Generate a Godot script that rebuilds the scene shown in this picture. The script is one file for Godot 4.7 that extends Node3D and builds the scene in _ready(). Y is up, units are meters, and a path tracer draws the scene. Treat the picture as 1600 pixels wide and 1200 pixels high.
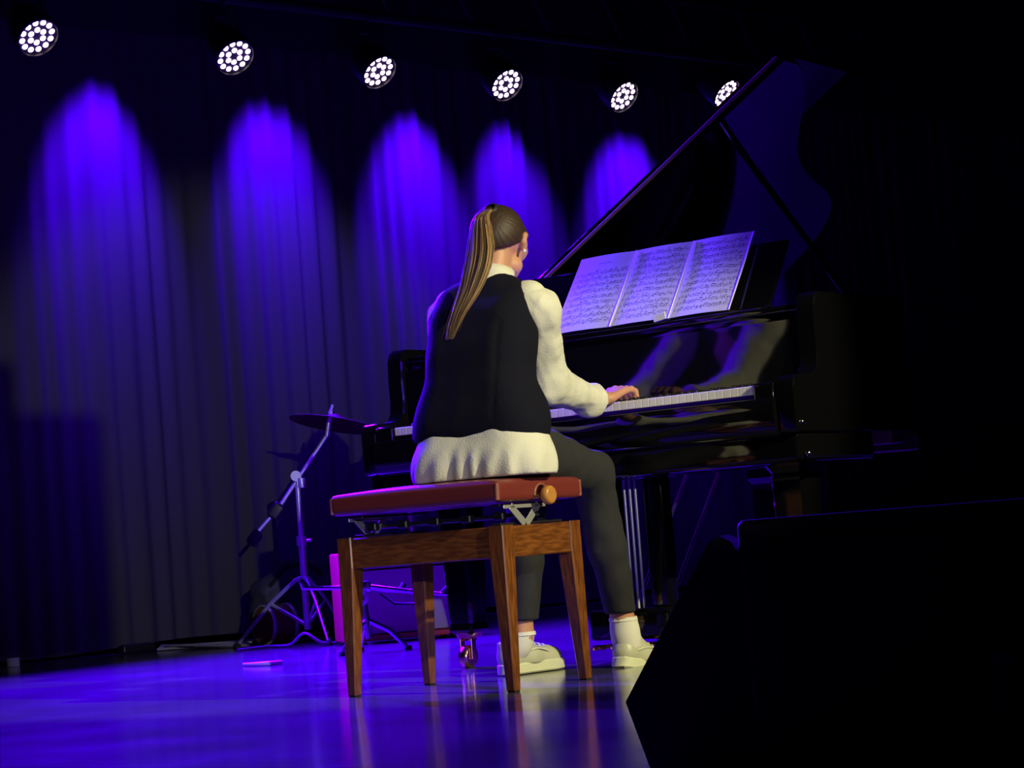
extends Node3D
# Frames: wp(X, h, D) is right / up / depth from the camera's foot on the stage; lp(x, y, s) is treble / up / forward in the pianist's frame.
const PIANO_AT := Vector3(-0.164, 0.0, -5.73)
const PIANO_TURN := -35.7
const CUR_A := Vector3(-1.8, 0.0, -9.95)          # a point of the back curtain line
const CUR_T := Vector3(0.732, 0.0, -0.681)        # along the curtain
const CUR_N := Vector3(0.681, 0.0, 0.732)         # from the curtain towards the hall
const LAMP_BLUE := Color(0.29, 0.0, 1.0)
var used := {}
var mats := {}
var rng := RandomNumberGenerator.new()

# ---------------------------------------------------------------- scene
func _ready() -> void:
	rng.seed = 7
	camera_and_light()
	materials()
	setting()
	curtain()
	grand_piano()
	piano_bench()
	sheet_music()
	person()
	stage_lights()
	drum_corner()
	floor_monitor()
	small_things()

func camera_and_light() -> void:
	var cam := Camera3D.new()
	cam.name = "camera"
	cam.fov = 19.14
	cam.near = 0.05
	cam.far = 60.0
	cam.transform = Transform3D(Basis(Vector3.RIGHT, deg_to_rad(3.858)) * Basis(Vector3.BACK, deg_to_rad(-4.47)), Vector3(0, 0.365, 0))
	add_child(cam)
	cam.current = true
	var env := Environment.new()
	env.background_mode = Environment.BG_COLOR
	env.background_color = Color(0, 0, 0)
	env.tonemap_mode = Environment.TONE_MAPPER_LINEAR
	env.tonemap_exposure = 1.0
	env.sdfgi_enabled = true
	env.ssao_enabled = true
	env.ssil_enabled = true
	var we := WorldEnvironment.new()
	we.name = "environment"
	we.environment = env
	add_child(we)
	# the warm spotlight from the house side, aimed at the pianist
	house_light(wp(4.1, 3.15, 1.8), wp(-0.02, 0.58, 5.82), Color(1.0, 0.965, 0.74), 42.0, 8.2, 0.05, "black ellipsoidal spotlight hung at the side of the hall, warm beam on the pianist")
	# the weak neutral light far back in the hall
	house_light(wp(2.45, 1.95, -8.0), wp(-1.22, 0.78, 10.2), Color(0.95, 0.95, 1.0), 39.0, 4.5, 0.03, "black followspot on a stand at the back of the hall, pale beam on the curtain")

# ---------------------------------------------------------------- helpers
func wp(x: float, h: float, d: float) -> Vector3:
	return Vector3(x, h, -d)

func lp(x: float, y: float, s: float) -> Vector3:
	return Vector3(x, y, -s)

func cp(t: float, h: float, off: float) -> Vector3:
	return CUR_A + CUR_T * t + CUR_N * off + Vector3(0, h, 0)

func new_st() -> SurfaceTool:
	var st := SurfaceTool.new()
	st.begin(Mesh.PRIMITIVE_TRIANGLES)
	st.set_smooth_group(0)
	return st

func numbered(called: String) -> String:
	if not used.has(called):
		used[called] = 0
		return called
	used[called] += 1
	return "%s_%03d" % [called, used[called]]

func thing(called: String, label: String, category: String, at := Vector3.ZERO, turn := 0.0, group := "") -> Node3D:
	var o := Node3D.new()
	o.name = numbered(called)
	add_child(o)
	o.position = at
	o.rotation_degrees.y = turn
	tag(o, label, category, group)
	return o

func tag(o: Node, label: String, category: String, group := "", kind := "") -> void:
	o.set_meta("label", label)
	if category: o.set_meta("category", category)
	if group: o.set_meta("group", group)
	if kind: o.set_meta("kind", kind)

func obj(called: String, st: SurfaceTool, m: Material, parent: Node, normals := true) -> MeshInstance3D:
	if normals:
		st.index()
		st.generate_normals()
	return mi(called, st.commit(), m, parent)

func mi(called: String, mesh: Mesh, m: Material, parent: Node) -> MeshInstance3D:
	var o := MeshInstance3D.new()
	o.name = called if parent != self else numbered(called)
	o.mesh = mesh
	o.material_override = m
	parent.add_child(o, true)
	return o

func part(called: String, parent: Node, at := Vector3.ZERO) -> Node3D:
	var o := Node3D.new()
	o.name = called
	parent.add_child(o, true)
	o.position = at
	return o

func structure(called: String, st: SurfaceTool, m: Material, label: String) -> MeshInstance3D:
	var o := obj(called, st, m, self)
	o.set_meta("kind", "structure")
	o.set_meta("label", label)
	return o

func tri(st: SurfaceTool, a: Vector3, b: Vector3, c: Vector3, inside: Vector3) -> void:
	var n := (a - c).cross(a - b)
	if n.dot((a + b + c) / 3.0 - inside) < 0.0:
		var t := b
		b = c
		c = t
	st.add_vertex(a)
	st.add_vertex(b)
	st.add_vertex(c)

func quad(st: SurfaceTool, a: Vector3, b: Vector3, c: Vector3, d: Vector3, inside: Vector3) -> void:
	tri(st, a, b, c, inside)
	tri(st, a, c, d, inside)

# box with chamfered edges, flat shaded
func cbox(st: SurfaceTool, c: Vector3, size: Vector3, ch := 0.002, bs := Basis()) -> void:
	st.set_smooth_group(-1)
	var h := size / 2.0
	ch = minf(ch, minf(h.x, minf(h.y, h.z)) * 0.9)
	var corner := func(sx: float, sy: float, sz: float, ax: int) -> Vector3:
		var v := Vector3(sx * (h.x - ch), sy * (h.y - ch), sz * (h.z - ch))
		v[ax] += [sx, sy, sz][ax] * ch
		return c + bs * v
	for ax in 3:
		for s in [-1.0, 1.0]:
			var q := []
			for uv in [[-1.0, -1.0], [1.0, -1.0], [1.0, 1.0], [-1.0, 1.0]]:
				var sg := [0.0, 0.0, 0.0]
				sg[ax] = s
				sg[(ax + 1) % 3] = uv[0]
				sg[(ax + 2) % 3] = uv[1]
				q.append(corner.call(sg[0], sg[1], sg[2], ax))
			quad(st, q[0], q[1], q[2], q[3], c)
	for ax in 3:
		var b: int = (ax + 1) % 3
		var d: int = (ax + 2) % 3
		for s in [-1.0, 1.0]:
			for t in [-1.0, 1.0]:
				var q := []
				for e in [[-1.0, b], [1.0, b], [1.0, d], [-1.0, d]]:
					var sg := [0.0, 0.0, 0.0]
					sg[ax] = e[0]
					sg[b] = s
					sg[d] = t
					q.append(corner.call(sg[0], sg[1], sg[2], e[1]))
				quad(st, q[0], q[1], q[2], q[3], c)
	for sx in [-1.0, 1.0]:
		for sy in [-1.0, 1.0]:
			for sz in [-1.0, 1.0]:
				tri(st, corner.call(sx, sy, sz, 0), corner.call(sx, sy, sz, 1), corner.call(sx, sy, sz, 2), c)
	st.set_smooth_group(0)

# box with rounded edges of radius r, smooth
func rbox(st: SurfaceTool, c: Vector3, size: Vector3, r: float, bs := Basis(), fine := 3) -> void:
	st.set_smooth_group(0)
	var h := size / 2.0
	r = minf(r, minf(h.x, minf(h.y, h.z)) * 0.98)
	var axis := func(k: int) -> Array:
		var a := []
		for i in fine + 1:
			a.append(-h[k] + r - r * tan(PI / 4.0 * (1.0 - float(i) / fine)))
		var b := a.duplicate()
		b.reverse()
		for v in b:
			a.append(-v)
		return a
	for ax in 3:
		var u: int = (ax + 1) % 3
		var w: int = (ax + 2) % 3
		var cu: Array = axis.call(u)
		var cw: Array = axis.call(w)
		for s in [-1.0, 1.0]:
			var g := []
			for i in cu.size():
				var row := []
				for j in cw.size():
					var p := Vector3()
					p[ax] = s * h[ax]
					p[u] = cu[i]
					p[w] = cw[j]
					var q := p.clamp(-h + Vector3.ONE * r, h - Vector3.ONE * r)
					row.append(c + bs * (q + (p - q).normalized() * r))
				g.append(row)
			for i in cu.size() - 1:
				for j in cw.size() - 1:
					quad(st, g[i][j], g[i + 1][j], g[i + 1][j + 1], g[i][j + 1], c)

# tube through points with a radius at each
func tube(st: SurfaceTool, pts: Array, radii: Array, sides := 8, caps := true, flat := 1.0) -> void:
	var rings := []
	var up := Vector3.UP
	var t0: Vector3 = (pts[1] - pts[0]).normalized()
	if absf(t0.dot(up)) > 0.9:
		up = Vector3.RIGHT
	var nrm := (up - t0 * up.dot(t0)).normalized()
	for i in pts.size():
		var t: Vector3
		if i == 0: t = pts[1] - pts[0]
		elif i == pts.size() - 1: t = pts[i] - pts[i - 1]
		else: t = (pts[i + 1] - pts[i]).normalized() + (pts[i] - pts[i - 1]).normalized()
		t = t.normalized()
		nrm = (nrm - t * nrm.dot(t)).normalized()
		var bn := t.cross(nrm)
		var r: float = radii[mini(i, radii.size() - 1)]
		var ring := []
		for k in sides:
			var a := TAU * k / sides
			ring.append(pts[i] + nrm * cos(a) * r + bn * sin(a) * r * flat)
		rings.append(ring)
	st.set_smooth_group(0)
	for i in pts.size() - 1:
		var mid: Vector3 = (pts[i] + pts[i + 1]) / 2.0
		for k in sides:
			var k2 := (k + 1) % sides
			quad(st, rings[i][k], rings[i][k2], rings[i + 1][k2], rings[i + 1][k], mid)
	if caps:
		st.set_smooth_group(-1)
		for e in [0, pts.size() - 1]:
			var inner: Vector3 = pts[1] if e == 0 else pts[e - 1]
			for k in sides:
				tri(st, pts[e], rings[e][k], rings[e][(k + 1) % sides], inner)
		st.set_smooth_group(0)

# profile of [radius, height] turned about the y axis of xf; a profile point may carry a third value: true = hard edge after it
func lathe(st: SurfaceTool, prof: Array, sides: int, xf := Transform3D(), sx := 1.0, sz := 1.0) -> void:
	for i in prof.size() - 1:
		st.set_smooth_group(-1 if prof[i].size() > 2 else 0)
		for k in sides:
			var a0 := TAU * k / sides
			var a1 := TAU * (k + 1) / sides
			var d0 := Vector3(cos(a0) * sx, 0, sin(a0) * sz)
			var d1 := Vector3(cos(a1) * sx, 0, sin(a1) * sz)
			var p: Array = [d0 * prof[i][0], d1 * prof[i][0], d1 * prof[i + 1][0], d0 * prof[i + 1][0]]
			for q in 4:
				p[q] = xf * (p[q] + Vector3(0, prof[i][1] if q < 2 else prof[i + 1][1], 0))
			# outward by the profile's own turn: left of its direction
			var e := Vector2(prof[i + 1][0] - prof[i][0], prof[i + 1][1] - prof[i][1])
			var out := xf.basis * ((d0 + d1).normalized() * e.y - Vector3(0, e.x, 0))
			var ctr: Vector3 = (p[0] + p[1] + p[2] + p[3]) / 4.0
			if prof[i][0] > 1e-5:
				tri(st, p[0], p[1], p[2] if prof[i + 1][0] > 1e-5 else p[3], ctr - out)
			if prof[i + 1][0] > 1e-5:
				tri(st, p[0], p[2], p[3], ctr - out)
	st.set_smooth_group(0)

# polygon (in the plane of ex, ey at org) extruded by depth along ez with small bevels
func prism(st: SurfaceTool, poly: PackedVector2Array, org: Vector3, ex: Vector3, ey: Vector3, ez: Vector3, depth: float, bev := 0.002, soft := false) -> void:
	var n := poly.size()
	var area := 0.0
	for i in n:
		area += poly[i].cross(poly[(i + 1) % n])
	var inset := PackedVector2Array()
	for i in n:
		var e0 := (poly[i] - poly[(i + n - 1) % n]).normalized()
		var e1 := (poly[(i + 1) % n] - poly[i]).normalized()
		var n0 := Vector2(-e0.y, e0.x) * signf(area)
		var n1 := Vector2(-e1.y, e1.x) * signf(area)
		var m := (n0 + n1).normalized()
		inset.append(poly[i] + m * bev / maxf(0.4, m.dot(n0)))
	var at := func(p: Vector2, z: float) -> Vector3: return org + ex * p.x + ey * p.y + ez * z
	var tris := Geometry2D.triangulate_polygon(inset)
	st.set_smooth_group(-1)
	for k in range(0, tris.size(), 3):
		for side in [0.0, depth]:
			var a: Vector3 = at.call(inset[tris[k]], side)
			var b: Vector3 = at.call(inset[tris[k + 1]], side)
			var c: Vector3 = at.call(inset[tris[k + 2]], side)
			tri(st, a, b, c, (a + b + c) / 3.0 + ez * (1.0 if side == 0.0 else -1.0) * signf(depth))
	for i in n:
		var j := (i + 1) % n
		var e := (poly[j] - poly[i]).normalized()
		var on := Vector2(e.y, -e.x) * signf(area)
		var out := ex * on.x + ey * on.y
		var zs := [[inset, 0.0], [poly, bev * signf(depth)], [poly, depth - bev * signf(depth)], [inset, depth]]
		for k in 3:
			st.set_smooth_group(0 if (soft and k == 1) else -1)
			var a: Vector3 = at.call(zs[k][0][i], zs[k][1])
			var b: Vector3 = at.call(zs[k][0][j], zs[k][1])
			var c: Vector3 = at.call(zs[k + 1][0][j], zs[k + 1][1])
			var d: Vector3 = at.call(zs[k + 1][0][i], zs[k + 1][1])
			quad(st, a, b, c, d, (a + b + c + d) / 4.0 - out)
	st.set_smooth_group(0)

# ---- surface nets
# prims: [a, b, ra, rb]; field = smooth minimum of tapered capsules, cut by planes [point, normal], moved by disp(p)
func sdf_arrays(prims: Array, k: float, cell: float, cuts := [], disp = null, custom = null, box := AABB()) -> Array:
	var lo := box.position
	var hi := box.end
	if custom == null:
		lo = Vector3.ONE * 1e9
		hi = -lo
		for p in prims:
			for e in 2:
				var r: float = p[2 + e] + k + cell * 2.0
				lo = lo.min(p[e] - Vector3.ONE * r)
				hi = hi.max(p[e] + Vector3.ONE * r)
	var dim := ((hi - lo) / cell).ceil() + Vector3.ONE * 2.0
	var nx := int(dim.x)
	var ny := int(dim.y)
	var nz := int(dim.z)
	var val := PackedFloat32Array()
	val.resize(nx * ny * nz)
	val.fill(1.0)
	var B := 4
	var act := []
	var half := cell * B * 0.5
	var reach := half * 1.7321 + cell * 2.0
	for bz in range(0, nz, B):
		for by in range(0, ny, B):
			for bx in range(0, nx, B):
				var near := []
				if custom == null:
					var c := lo + Vector3(bx, by, bz) * cell + Vector3.ONE * half
					var dm := 1e9
					var ds := []
					for p in prims:
						var pa: Vector3 = c - p[0]
						var ba: Vector3 = p[1] - p[0]
						var h := clampf(pa.dot(ba) / maxf(ba.length_squared(), 1e-9), 0.0, 1.0)
						var d: float = (pa - ba * h).length() - lerpf(p[2], p[3], h)
						ds.append(d)
						dm = minf(dm, d)
					if dm > reach + k * 1.2 + 0.012:
						continue
					if dm < -reach - 0.012 and cuts.is_empty():
						for z in range(bz, mini(bz + B, nz)):
							for y in range(by, mini(by + B, ny)):
								for x in range(bx, mini(bx + B, nx)):
									val[(z * ny + y) * nx + x] = -1.0
						continue
					for i in prims.size():
						if ds[i] < maxf(dm, 0.0) + 2.0 * half * 1.7321 + k * 2.0:
							var q: Array = prims[i]
							var ba: Vector3 = q[1] - q[0]
							near.append([q[0], ba, 1.0 / maxf(ba.length_squared(), 1e-9), q[2], q[3] - q[2]])
				act.append(Vector3i(bx, by, bz))
				for z in range(bz, mini(bz + B, nz)):
					for y in range(by, mini(by + B, ny)):
						for x in range(bx, mini(bx + B, nx)):
							var p := lo + Vector3(x, y, z) * cell
							var d := 1e3
							if custom != null:
								d = custom.call(p)
							else:
								for q in near:
									var pa: Vector3 = p - q[0]
									var h := clampf(pa.dot(q[1]) * q[2], 0.0, 1.0)
									var e: float = (pa - q[1] * h).length() - q[3] - q[4] * h
									var g := maxf(k - absf(d - e), 0.0) / k
									d = minf(d, e) - g * g * k * 0.25
								if disp != null and absf(d) < 0.03:
									d += disp.call(p)
								for cut in cuts:
									d = maxf(d, (p - cut[0]).dot(cut[1]))
							val[(z * ny + y) * nx + x] = d
	var vid := {}
	var verts := PackedVector3Array()
	var idx := PackedInt32Array()
	var sy := nx
	var sz := nx * ny
	var offs := [0, 1, sy, sy + 1, sz, sz + 1, sz + sy, sz + sy + 1]
	var edges := [[0, 1], [2, 3], [4, 5], [6, 7], [0, 2], [1, 3], [4, 6], [5, 7], [0, 4], [1, 5], [2, 6], [3, 7]]
	var cpos := []
	for i in 8:
		cpos.append(Vector3(i & 1, (i >> 1) & 1, i >> 2))
	var cells := []
	for b in act:
		for z in range(b.z, mini(b.z + B, nz - 1)):
			for y in range(b.y, mini(b.y + B, ny - 1)):
				for x in range(b.x, mini(b.x + B, nx - 1)):
					var at := z * sz + y * sy + x
					var neg := 0
					for o in offs:
						if val[at + o] < 0.0: neg += 1
					if neg == 0 or neg == 8:
						continue
					var sum := Vector3()
					var cnt := 0
					for e in edges:
						var v0 := val[at + offs[e[0]]]
						var v1 := val[at + offs[e[1]]]
						if (v0 < 0.0) != (v1 < 0.0):
							sum += (cpos[e[0]] as Vector3).lerp(cpos[e[1]], v0 / (v0 - v1))
							cnt += 1
					vid[at] = verts.size()
					verts.append(lo + (Vector3(x, y, z) + sum / cnt) * cell)
					cells.append(at)
	for at in cells:
		for ax in 3:
			var step: int = [1, sy, sz][ax]
			var u: int = [sy, sz, 1][ax]
			var w: int = [sz, 1, sy][ax]
			var v0 := val[at]
			var v1 := val[at + step]
			if (v0 < 0.0) == (v1 < 0.0):
				continue
			if not (vid.has(at - u) and vid.has(at - w) and vid.has(at - u - w)):
				continue
			var a: int = vid[at]
			var b2: int = vid[at - u]
			var c2: int = vid[at - u - w]
			var d2: int = vid[at - w]
			if v0 < 0.0:
				idx.append_array(PackedInt32Array([a, c2, b2, a, d2, c2]))
			else:
				idx.append_array(PackedInt32Array([a, b2, c2, a, c2, d2]))
	return [verts, idx]

func sdf_commit(list: Array) -> ArrayMesh:
	var verts := PackedVector3Array()
	var idx := PackedInt32Array()
	for s in list:
		var base := verts.size()
		verts.append_array(s[0])
		for i in s[1]:
			idx.append(i + base)
	var nrm := PackedVector3Array()
	nrm.resize(verts.size())
	for i in range(0, idx.size(), 3):
		var a := verts[idx[i]]
		var b := verts[idx[i + 1]]
		var c := verts[idx[i + 2]]
		var n := (a - c).cross(a - b)
		for j in 3:
			nrm[idx[i + j]] += n
	for i in nrm.size():
		nrm[i] = nrm[i].normalized()
	var arr := []
	arr.resize(Mesh.ARRAY_MAX)
	arr[Mesh.ARRAY_VERTEX] = verts
	arr[Mesh.ARRAY_NORMAL] = nrm
	arr[Mesh.ARRAY_INDEX] = idx
	var m := ArrayMesh.new()
	m.add_surface_from_arrays(Mesh.PRIMITIVE_TRIANGLES, arr)
	return m

func sdf(called: String, prims: Array, k: float, cell: float, m: Material, parent: Node, cuts := [], disp = null) -> MeshInstance3D:
	return mi(called, sdf_commit([sdf_arrays(prims, k, cell, cuts, disp)]), m, parent)

func cap(a: Vector3, b: Vector3, ra: float, rb: float) -> Array:
	return [a, b, ra, rb]

# ---------------------------------------------------------------- materials
func lin(r: float, g: float, b: float) -> Color:
	return Color(r, g, b).linear_to_srgb()

func noise_tex(freq: float, c0: Color, c1: Color, octaves := 4, size := 512, stretch_normal := false, sd := 1) -> NoiseTexture2D:
	var n := FastNoiseLite.new()
	n.seed = sd
	n.frequency = freq
	n.fractal_octaves = octaves
	var t := NoiseTexture2D.new()
	t.width = size
	t.height = size
	t.seamless = true
	t.noise = n
	if stretch_normal:
		t.as_normal_map = true
		t.bump_strength = 4.0
	else:
		var g := Gradient.new()
		g.set_color(0, c0)
		g.set_color(1, c1)
		t.color_ramp = g
	return t

func mat(called: String, c: Color, rough: float, metal := 0.0) -> StandardMaterial3D:
	var m := StandardMaterial3D.new()
	m.resource_name = called
	m.albedo_color = c
	m.roughness = rough
	m.metallic = metal
	mats[called] = m
	return m

func grained(m: StandardMaterial3D, freq: float, c0: Color, c1: Color, scale: Vector3, sd := 1) -> StandardMaterial3D:
	m.albedo_texture = noise_tex(freq, c0, c1, 5, 512, false, sd)
	m.albedo_color = Color.WHITE
	m.uv1_triplanar = true
	m.uv1_scale = scale
	return m

func bumped(m: StandardMaterial3D, freq: float, strength: float, scale: Vector3, sd := 3) -> StandardMaterial3D:
	m.heightmap_enabled = true
	m.heightmap_scale = strength
	m.heightmap_texture = noise_tex(freq, Color.BLACK, Color.WHITE, 4, 512, false, sd)
	m.uv1_triplanar = true
	m.uv1_scale = scale
	return m

func materials() -> void:
	var fl := mat("stage_floor_paint", Color.WHITE, 0.15)
	fl.albedo_texture = floor_tex()
	fl.uv1_triplanar = true
	fl.uv1_world_triplanar = true
	fl.uv1_scale = Vector3(0.25, 0.25, 0.25)
	fl.roughness_texture = noise_tex(0.02, Color(0.75, 0.75, 0.75), Color.WHITE, 5, 512, false, 9)
	fl.heightmap_enabled = true
	fl.heightmap_scale = 0.02
	fl.heightmap_texture = noise_tex(0.012, Color.BLACK, Color.WHITE, 4, 512, false, 4)
	bumped(mat("black_wall", lin(0.02, 0.02, 0.022), 0.9), 0.05, 0.2, Vector3(0.6, 0.6, 0.6))
	bumped(mat("curtain_velvet", lin(0.065, 0.061, 0.042), 0.95), 0.08, 0.05, Vector3(3, 3, 3))
	mat("black_cloth", lin(0.012, 0.012, 0.014), 0.95)
	var lac := mat("piano_lacquer", lin(0.003, 0.003, 0.004), 0.06)
	lac.metallic_specular = 0.55
	mat("lid_edge", lin(0.20, 0.10, 0.08), 0.6)
	grained(mat("under_wood", Color.WHITE, 0.5), 0.03, lin(0.20, 0.11, 0.05), lin(0.32, 0.19, 0.09), Vector3(2, 6, 2))
	mat("ivory_key", lin(0.86, 0.83, 0.72), 0.25)
	mat("ebony_key", lin(0.01, 0.01, 0.01), 0.3)
	mat("red_felt", lin(0.2, 0.01, 0.015), 0.9)
	mat("chrome", lin(0.75, 0.75, 0.78), 0.16, 1.0)
	mat("satin_steel", lin(0.75, 0.75, 0.76), 0.36, 0.55)
	mat("brass", lin(0.85, 0.5, 0.25), 0.22, 1.0)
	mat("gold_plate", lin(0.10, 0.06, 0.02), 0.5, 0.4)
	mat("rubber", lin(0.012, 0.012, 0.012), 0.7)
	mat("black_paint", lin(0.012, 0.012, 0.013), 0.42)
	mat("grey_steel", lin(0.5, 0.5, 0.48), 0.42, 0.6)
	var mah := mat("mahogany", Color.WHITE, 0.28)
	grained(mah, 0.022, lin(0.085, 0.024, 0.007), lin(0.29, 0.10, 0.018), Vector3(9, 1.3, 9), 5)
	mah.clearcoat_enabled = true
	mah.clearcoat = 0.35
	mah.clearcoat_roughness = 0.15
	for g in [["mahogany_long", Vector3(1.3, 9, 9)], ["mahogany_end", Vector3(9, 9, 1.3)]]:
		var mg := mah.duplicate() as StandardMaterial3D
		mg.resource_name = g[0]
		mg.uv1_scale = g[1]
		mats[g[0]] = mg
	mat("knob_wood", lin(0.5, 0.22, 0.05), 0.3)
	bumped(mat("oxblood_leather", lin(0.17, 0.028, 0.022), 0.34), 0.12, 0.03, Vector3(6, 6, 6))
	bumped(mat("leather_piping", lin(0.24, 0.075, 0.05), 0.4), 0.12, 0.02, Vector3(6, 6, 6))
	bumped(mat("linen_shirt", lin(0.72, 0.70, 0.60), 0.85), 0.06, 0.06, Vector3(5, 5, 5))
	var vest := bumped(mat("navy_knit", lin(0.009, 0.009, 0.017), 0.92), 0.35, 0.05, Vector3(8, 8, 8))
	vest.metallic_specular = 0.2
	vest.rim_enabled = true
	vest.rim = 0.04
	bumped(mat("charcoal_denim", lin(0.019, 0.019, 0.021), 0.85), 0.3, 0.03, Vector3(8, 8, 8))
	var sk := mat("skin", lin(0.56, 0.27, 0.17), 0.5)
	sk.subsurf_scatter_enabled = true
	sk.subsurf_scatter_strength = 0.15
	var hair := mat("hair", Color.WHITE, 0.55)
	hair.vertex_color_use_as_albedo = true
	var hc := mat("hair_cap", Color.WHITE, 0.58)
	grained(hc, 0.03, lin(0.02, 0.009, 0.006), lin(0.06, 0.029, 0.017), Vector3(14, 2.5, 14), 8)
	mat("white_sock", lin(0.78, 0.76, 0.7), 0.9)
	bumped(mat("pale_leather", lin(0.55, 0.55, 0.42), 0.38), 0.08, 0.03, Vector3(8, 8, 8))
	mat("pale_sole", lin(0.7, 0.71, 0.52), 0.55)
	mat("pearl", lin(0.85, 0.83, 0.8), 0.15)
	mat("black_elastic", lin(0.01, 0.01, 0.012), 0.6)
	mat("white_paper", lin(0.8, 0.79, 0.77), 0.75)
	var led := mat("led_lens", lin(0.9, 0.85, 0.95), 0.3)
	led.emission_enabled = true
	led.emission = Color(1.0, 0.86, 1.0)
	led.emission_energy_multiplier = 4.0
	var face := mat("lamp_face", lin(0.04, 0.03, 0.08), 0.35)
	var glow := mat("wash_lens", lin(0.2, 0.1, 0.6), 0.3)
	glow.emission_enabled = true
	glow.emission = LAMP_BLUE
	glow.emission_energy_multiplier = 1.5
	var warm := mat("spot_lens", lin(0.9, 0.85, 0.7), 0.3)
	warm.emission_enabled = true
	warm.emission = Color(1.0, 0.93, 0.78)
	warm.emission_energy_multiplier = 2.0
	bumped(mat("bronze_cymbal", lin(0.10, 0.075, 0.05), 0.38, 0.6), 0.1, 0.03, Vector3(4, 4, 4))
	mat("amp_vinyl", lin(0.62, 0.03, 0.06), 0.6)
	bumped(grained(mat("amp_grille", Color.WHITE, 0.85), 0.2, lin(0.42, 0.33, 0.25), lin(0.6, 0.48, 0.37), Vector3(7, 7, 7), 12), 0.4, 0.1, Vector3(7, 7, 7))
	bumped(mat("bag_nylon", lin(0.05, 0.05, 0.075), 0.6), 0.05, 0.1, Vector3(4, 4, 4))
	grained(mat("drum_wood", Color.WHITE, 0.4), 0.03, lin(0.12, 0.045, 0.015), lin(0.24, 0.10, 0.04), Vector3(3, 8, 3), 6)
	mat("cable_grey", lin(0.35, 0.32, 0.4), 0.55)
	mat("grille_black", lin(0.018, 0.018, 0.02), 0.6)
	bumped(mat("cabinet_black", lin(0.03, 0.03, 0.034), 0.6), 0.25, 0.06, Vector3(6, 6, 6))
	mat("grey_plate", lin(0.28, 0.26, 0.23), 0.6)
	mat("stick_wood", lin(0.72, 0.72, 0.66), 0.5)

func floor_tex() -> ImageTexture:
	var n := FastNoiseLite.new()
	n.seed = 21
	n.frequency = 0.006
	n.fractal_octaves = 5
	var im := Image.create(1024, 1024, false, Image.FORMAT_RGB8)
	var src := n.get_seamless_image(1024, 1024)
	for y in 1024:
		for x in 1024:
			var v := src.get_pixel(x, y).r
			var c := 0.055 + 0.05 * v
			im.set_pixel(x, y, lin(c, c * 0.95, c * 1.02))
	# scuffs and scratches worn into the paint
	var r := RandomNumberGenerator.new()
	r.seed = 5
	for i in 150:
		var p := Vector2(r.randf() * 1024, r.randf() * 1024)
		var a := r.randf_range(-0.5, 0.35) + (PI * 0.5 if r.randf() < 0.12 else 0.0)
		var l := r.randf_range(15, 110)
		var bend := r.randf_range(-0.004, 0.004)
		var c := lin(0.15, 0.145, 0.15) if r.randf() < 0.6 else lin(0.24, 0.23, 0.23)
		for s in int(l):
			p += Vector2(cos(a), sin(a))
			a += bend
			if r.randf() < 0.8:
				im.set_pixel(posmod(int(p.x), 1024), posmod(int(p.y), 1024), c)
	return ImageTexture.create_from_image(im)

# ---------------------------------------------------------------- setting
func slab(st: SurfaceTool, t0: float, t1: float, o0: float, o1: float, y0: float, y1: float) -> void:
	var q := []
	for y in [y0, y1]:
		for c in [[t0, o0], [t1, o0], [t1, o1], [t0, o1]]:
			q.append(cp(c[0], y, c[1]))
	var ctr := cp((t0 + t1) / 2, (y0 + y1) / 2, (o0 + o1) / 2)
	st.set_smooth_group(-1)
	quad(st, q[0], q[1], q[2], q[3], ctr)
	quad(st, q[4], q[5], q[6], q[7], ctr)
	for i in 4:
		quad(st, q[i], q[(i + 1) % 4], q[4 + (i + 1) % 4], q[4 + i], ctr)

func setting() -> void:
	# curtain frame: t along the curtain, o towards the hall; the camera stands at t about -5.5, o 8.5
	var s := new_st(); slab(s, -6.0, 8.0, -0.6, 7.2, -0.12, 0.0)
	structure("floor", s, mats.stage_floor_paint, "glossy black painted stage floor with scuffs")
	s = new_st(); slab(s, -6.0, 8.0, 7.1, 7.2, -0.9, -0.12)
	structure("trim_1", s, mats.black_wall, "black face of the stage edge")
	s = new_st(); slab(s, -10.0, 12.0, 7.2, 24.0, -1.0, -0.9)
	structure("floor_hall", s, mats.black_wall, "dark floor of the hall before the stage")
	s = new_st(); slab(s, -10.0, 12.0, -0.75, -0.6, -1.0, 4.4)
	structure("wall_back", s, mats.black_wall, "black wall behind the stage curtain")
	s = new_st(); slab(s, -10.15, -10.0, -0.75, 24.0, -1.0, 4.4)
	structure("wall_left", s, mats.black_wall, "black side wall of the hall")
	s = new_st(); slab(s, 12.0, 12.15, -0.75, 24.0, -1.0, 4.4)
	structure("wall_right", s, mats.black_wall, "black side wall on the piano's tail side")
	s = new_st(); slab(s, -10.15, 12.15, 24.0, 24.15, -1.0, 4.4)
	structure("wall_front", s, mats.black_wall, "black rear wall of the hall")
	s = new_st(); slab(s, -10.15, 12.15, -0.75, 24.15, 4.4, 4.55)
	structure("ceiling", s, mats.black_wall, "black ceiling over stage and hall")

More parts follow.
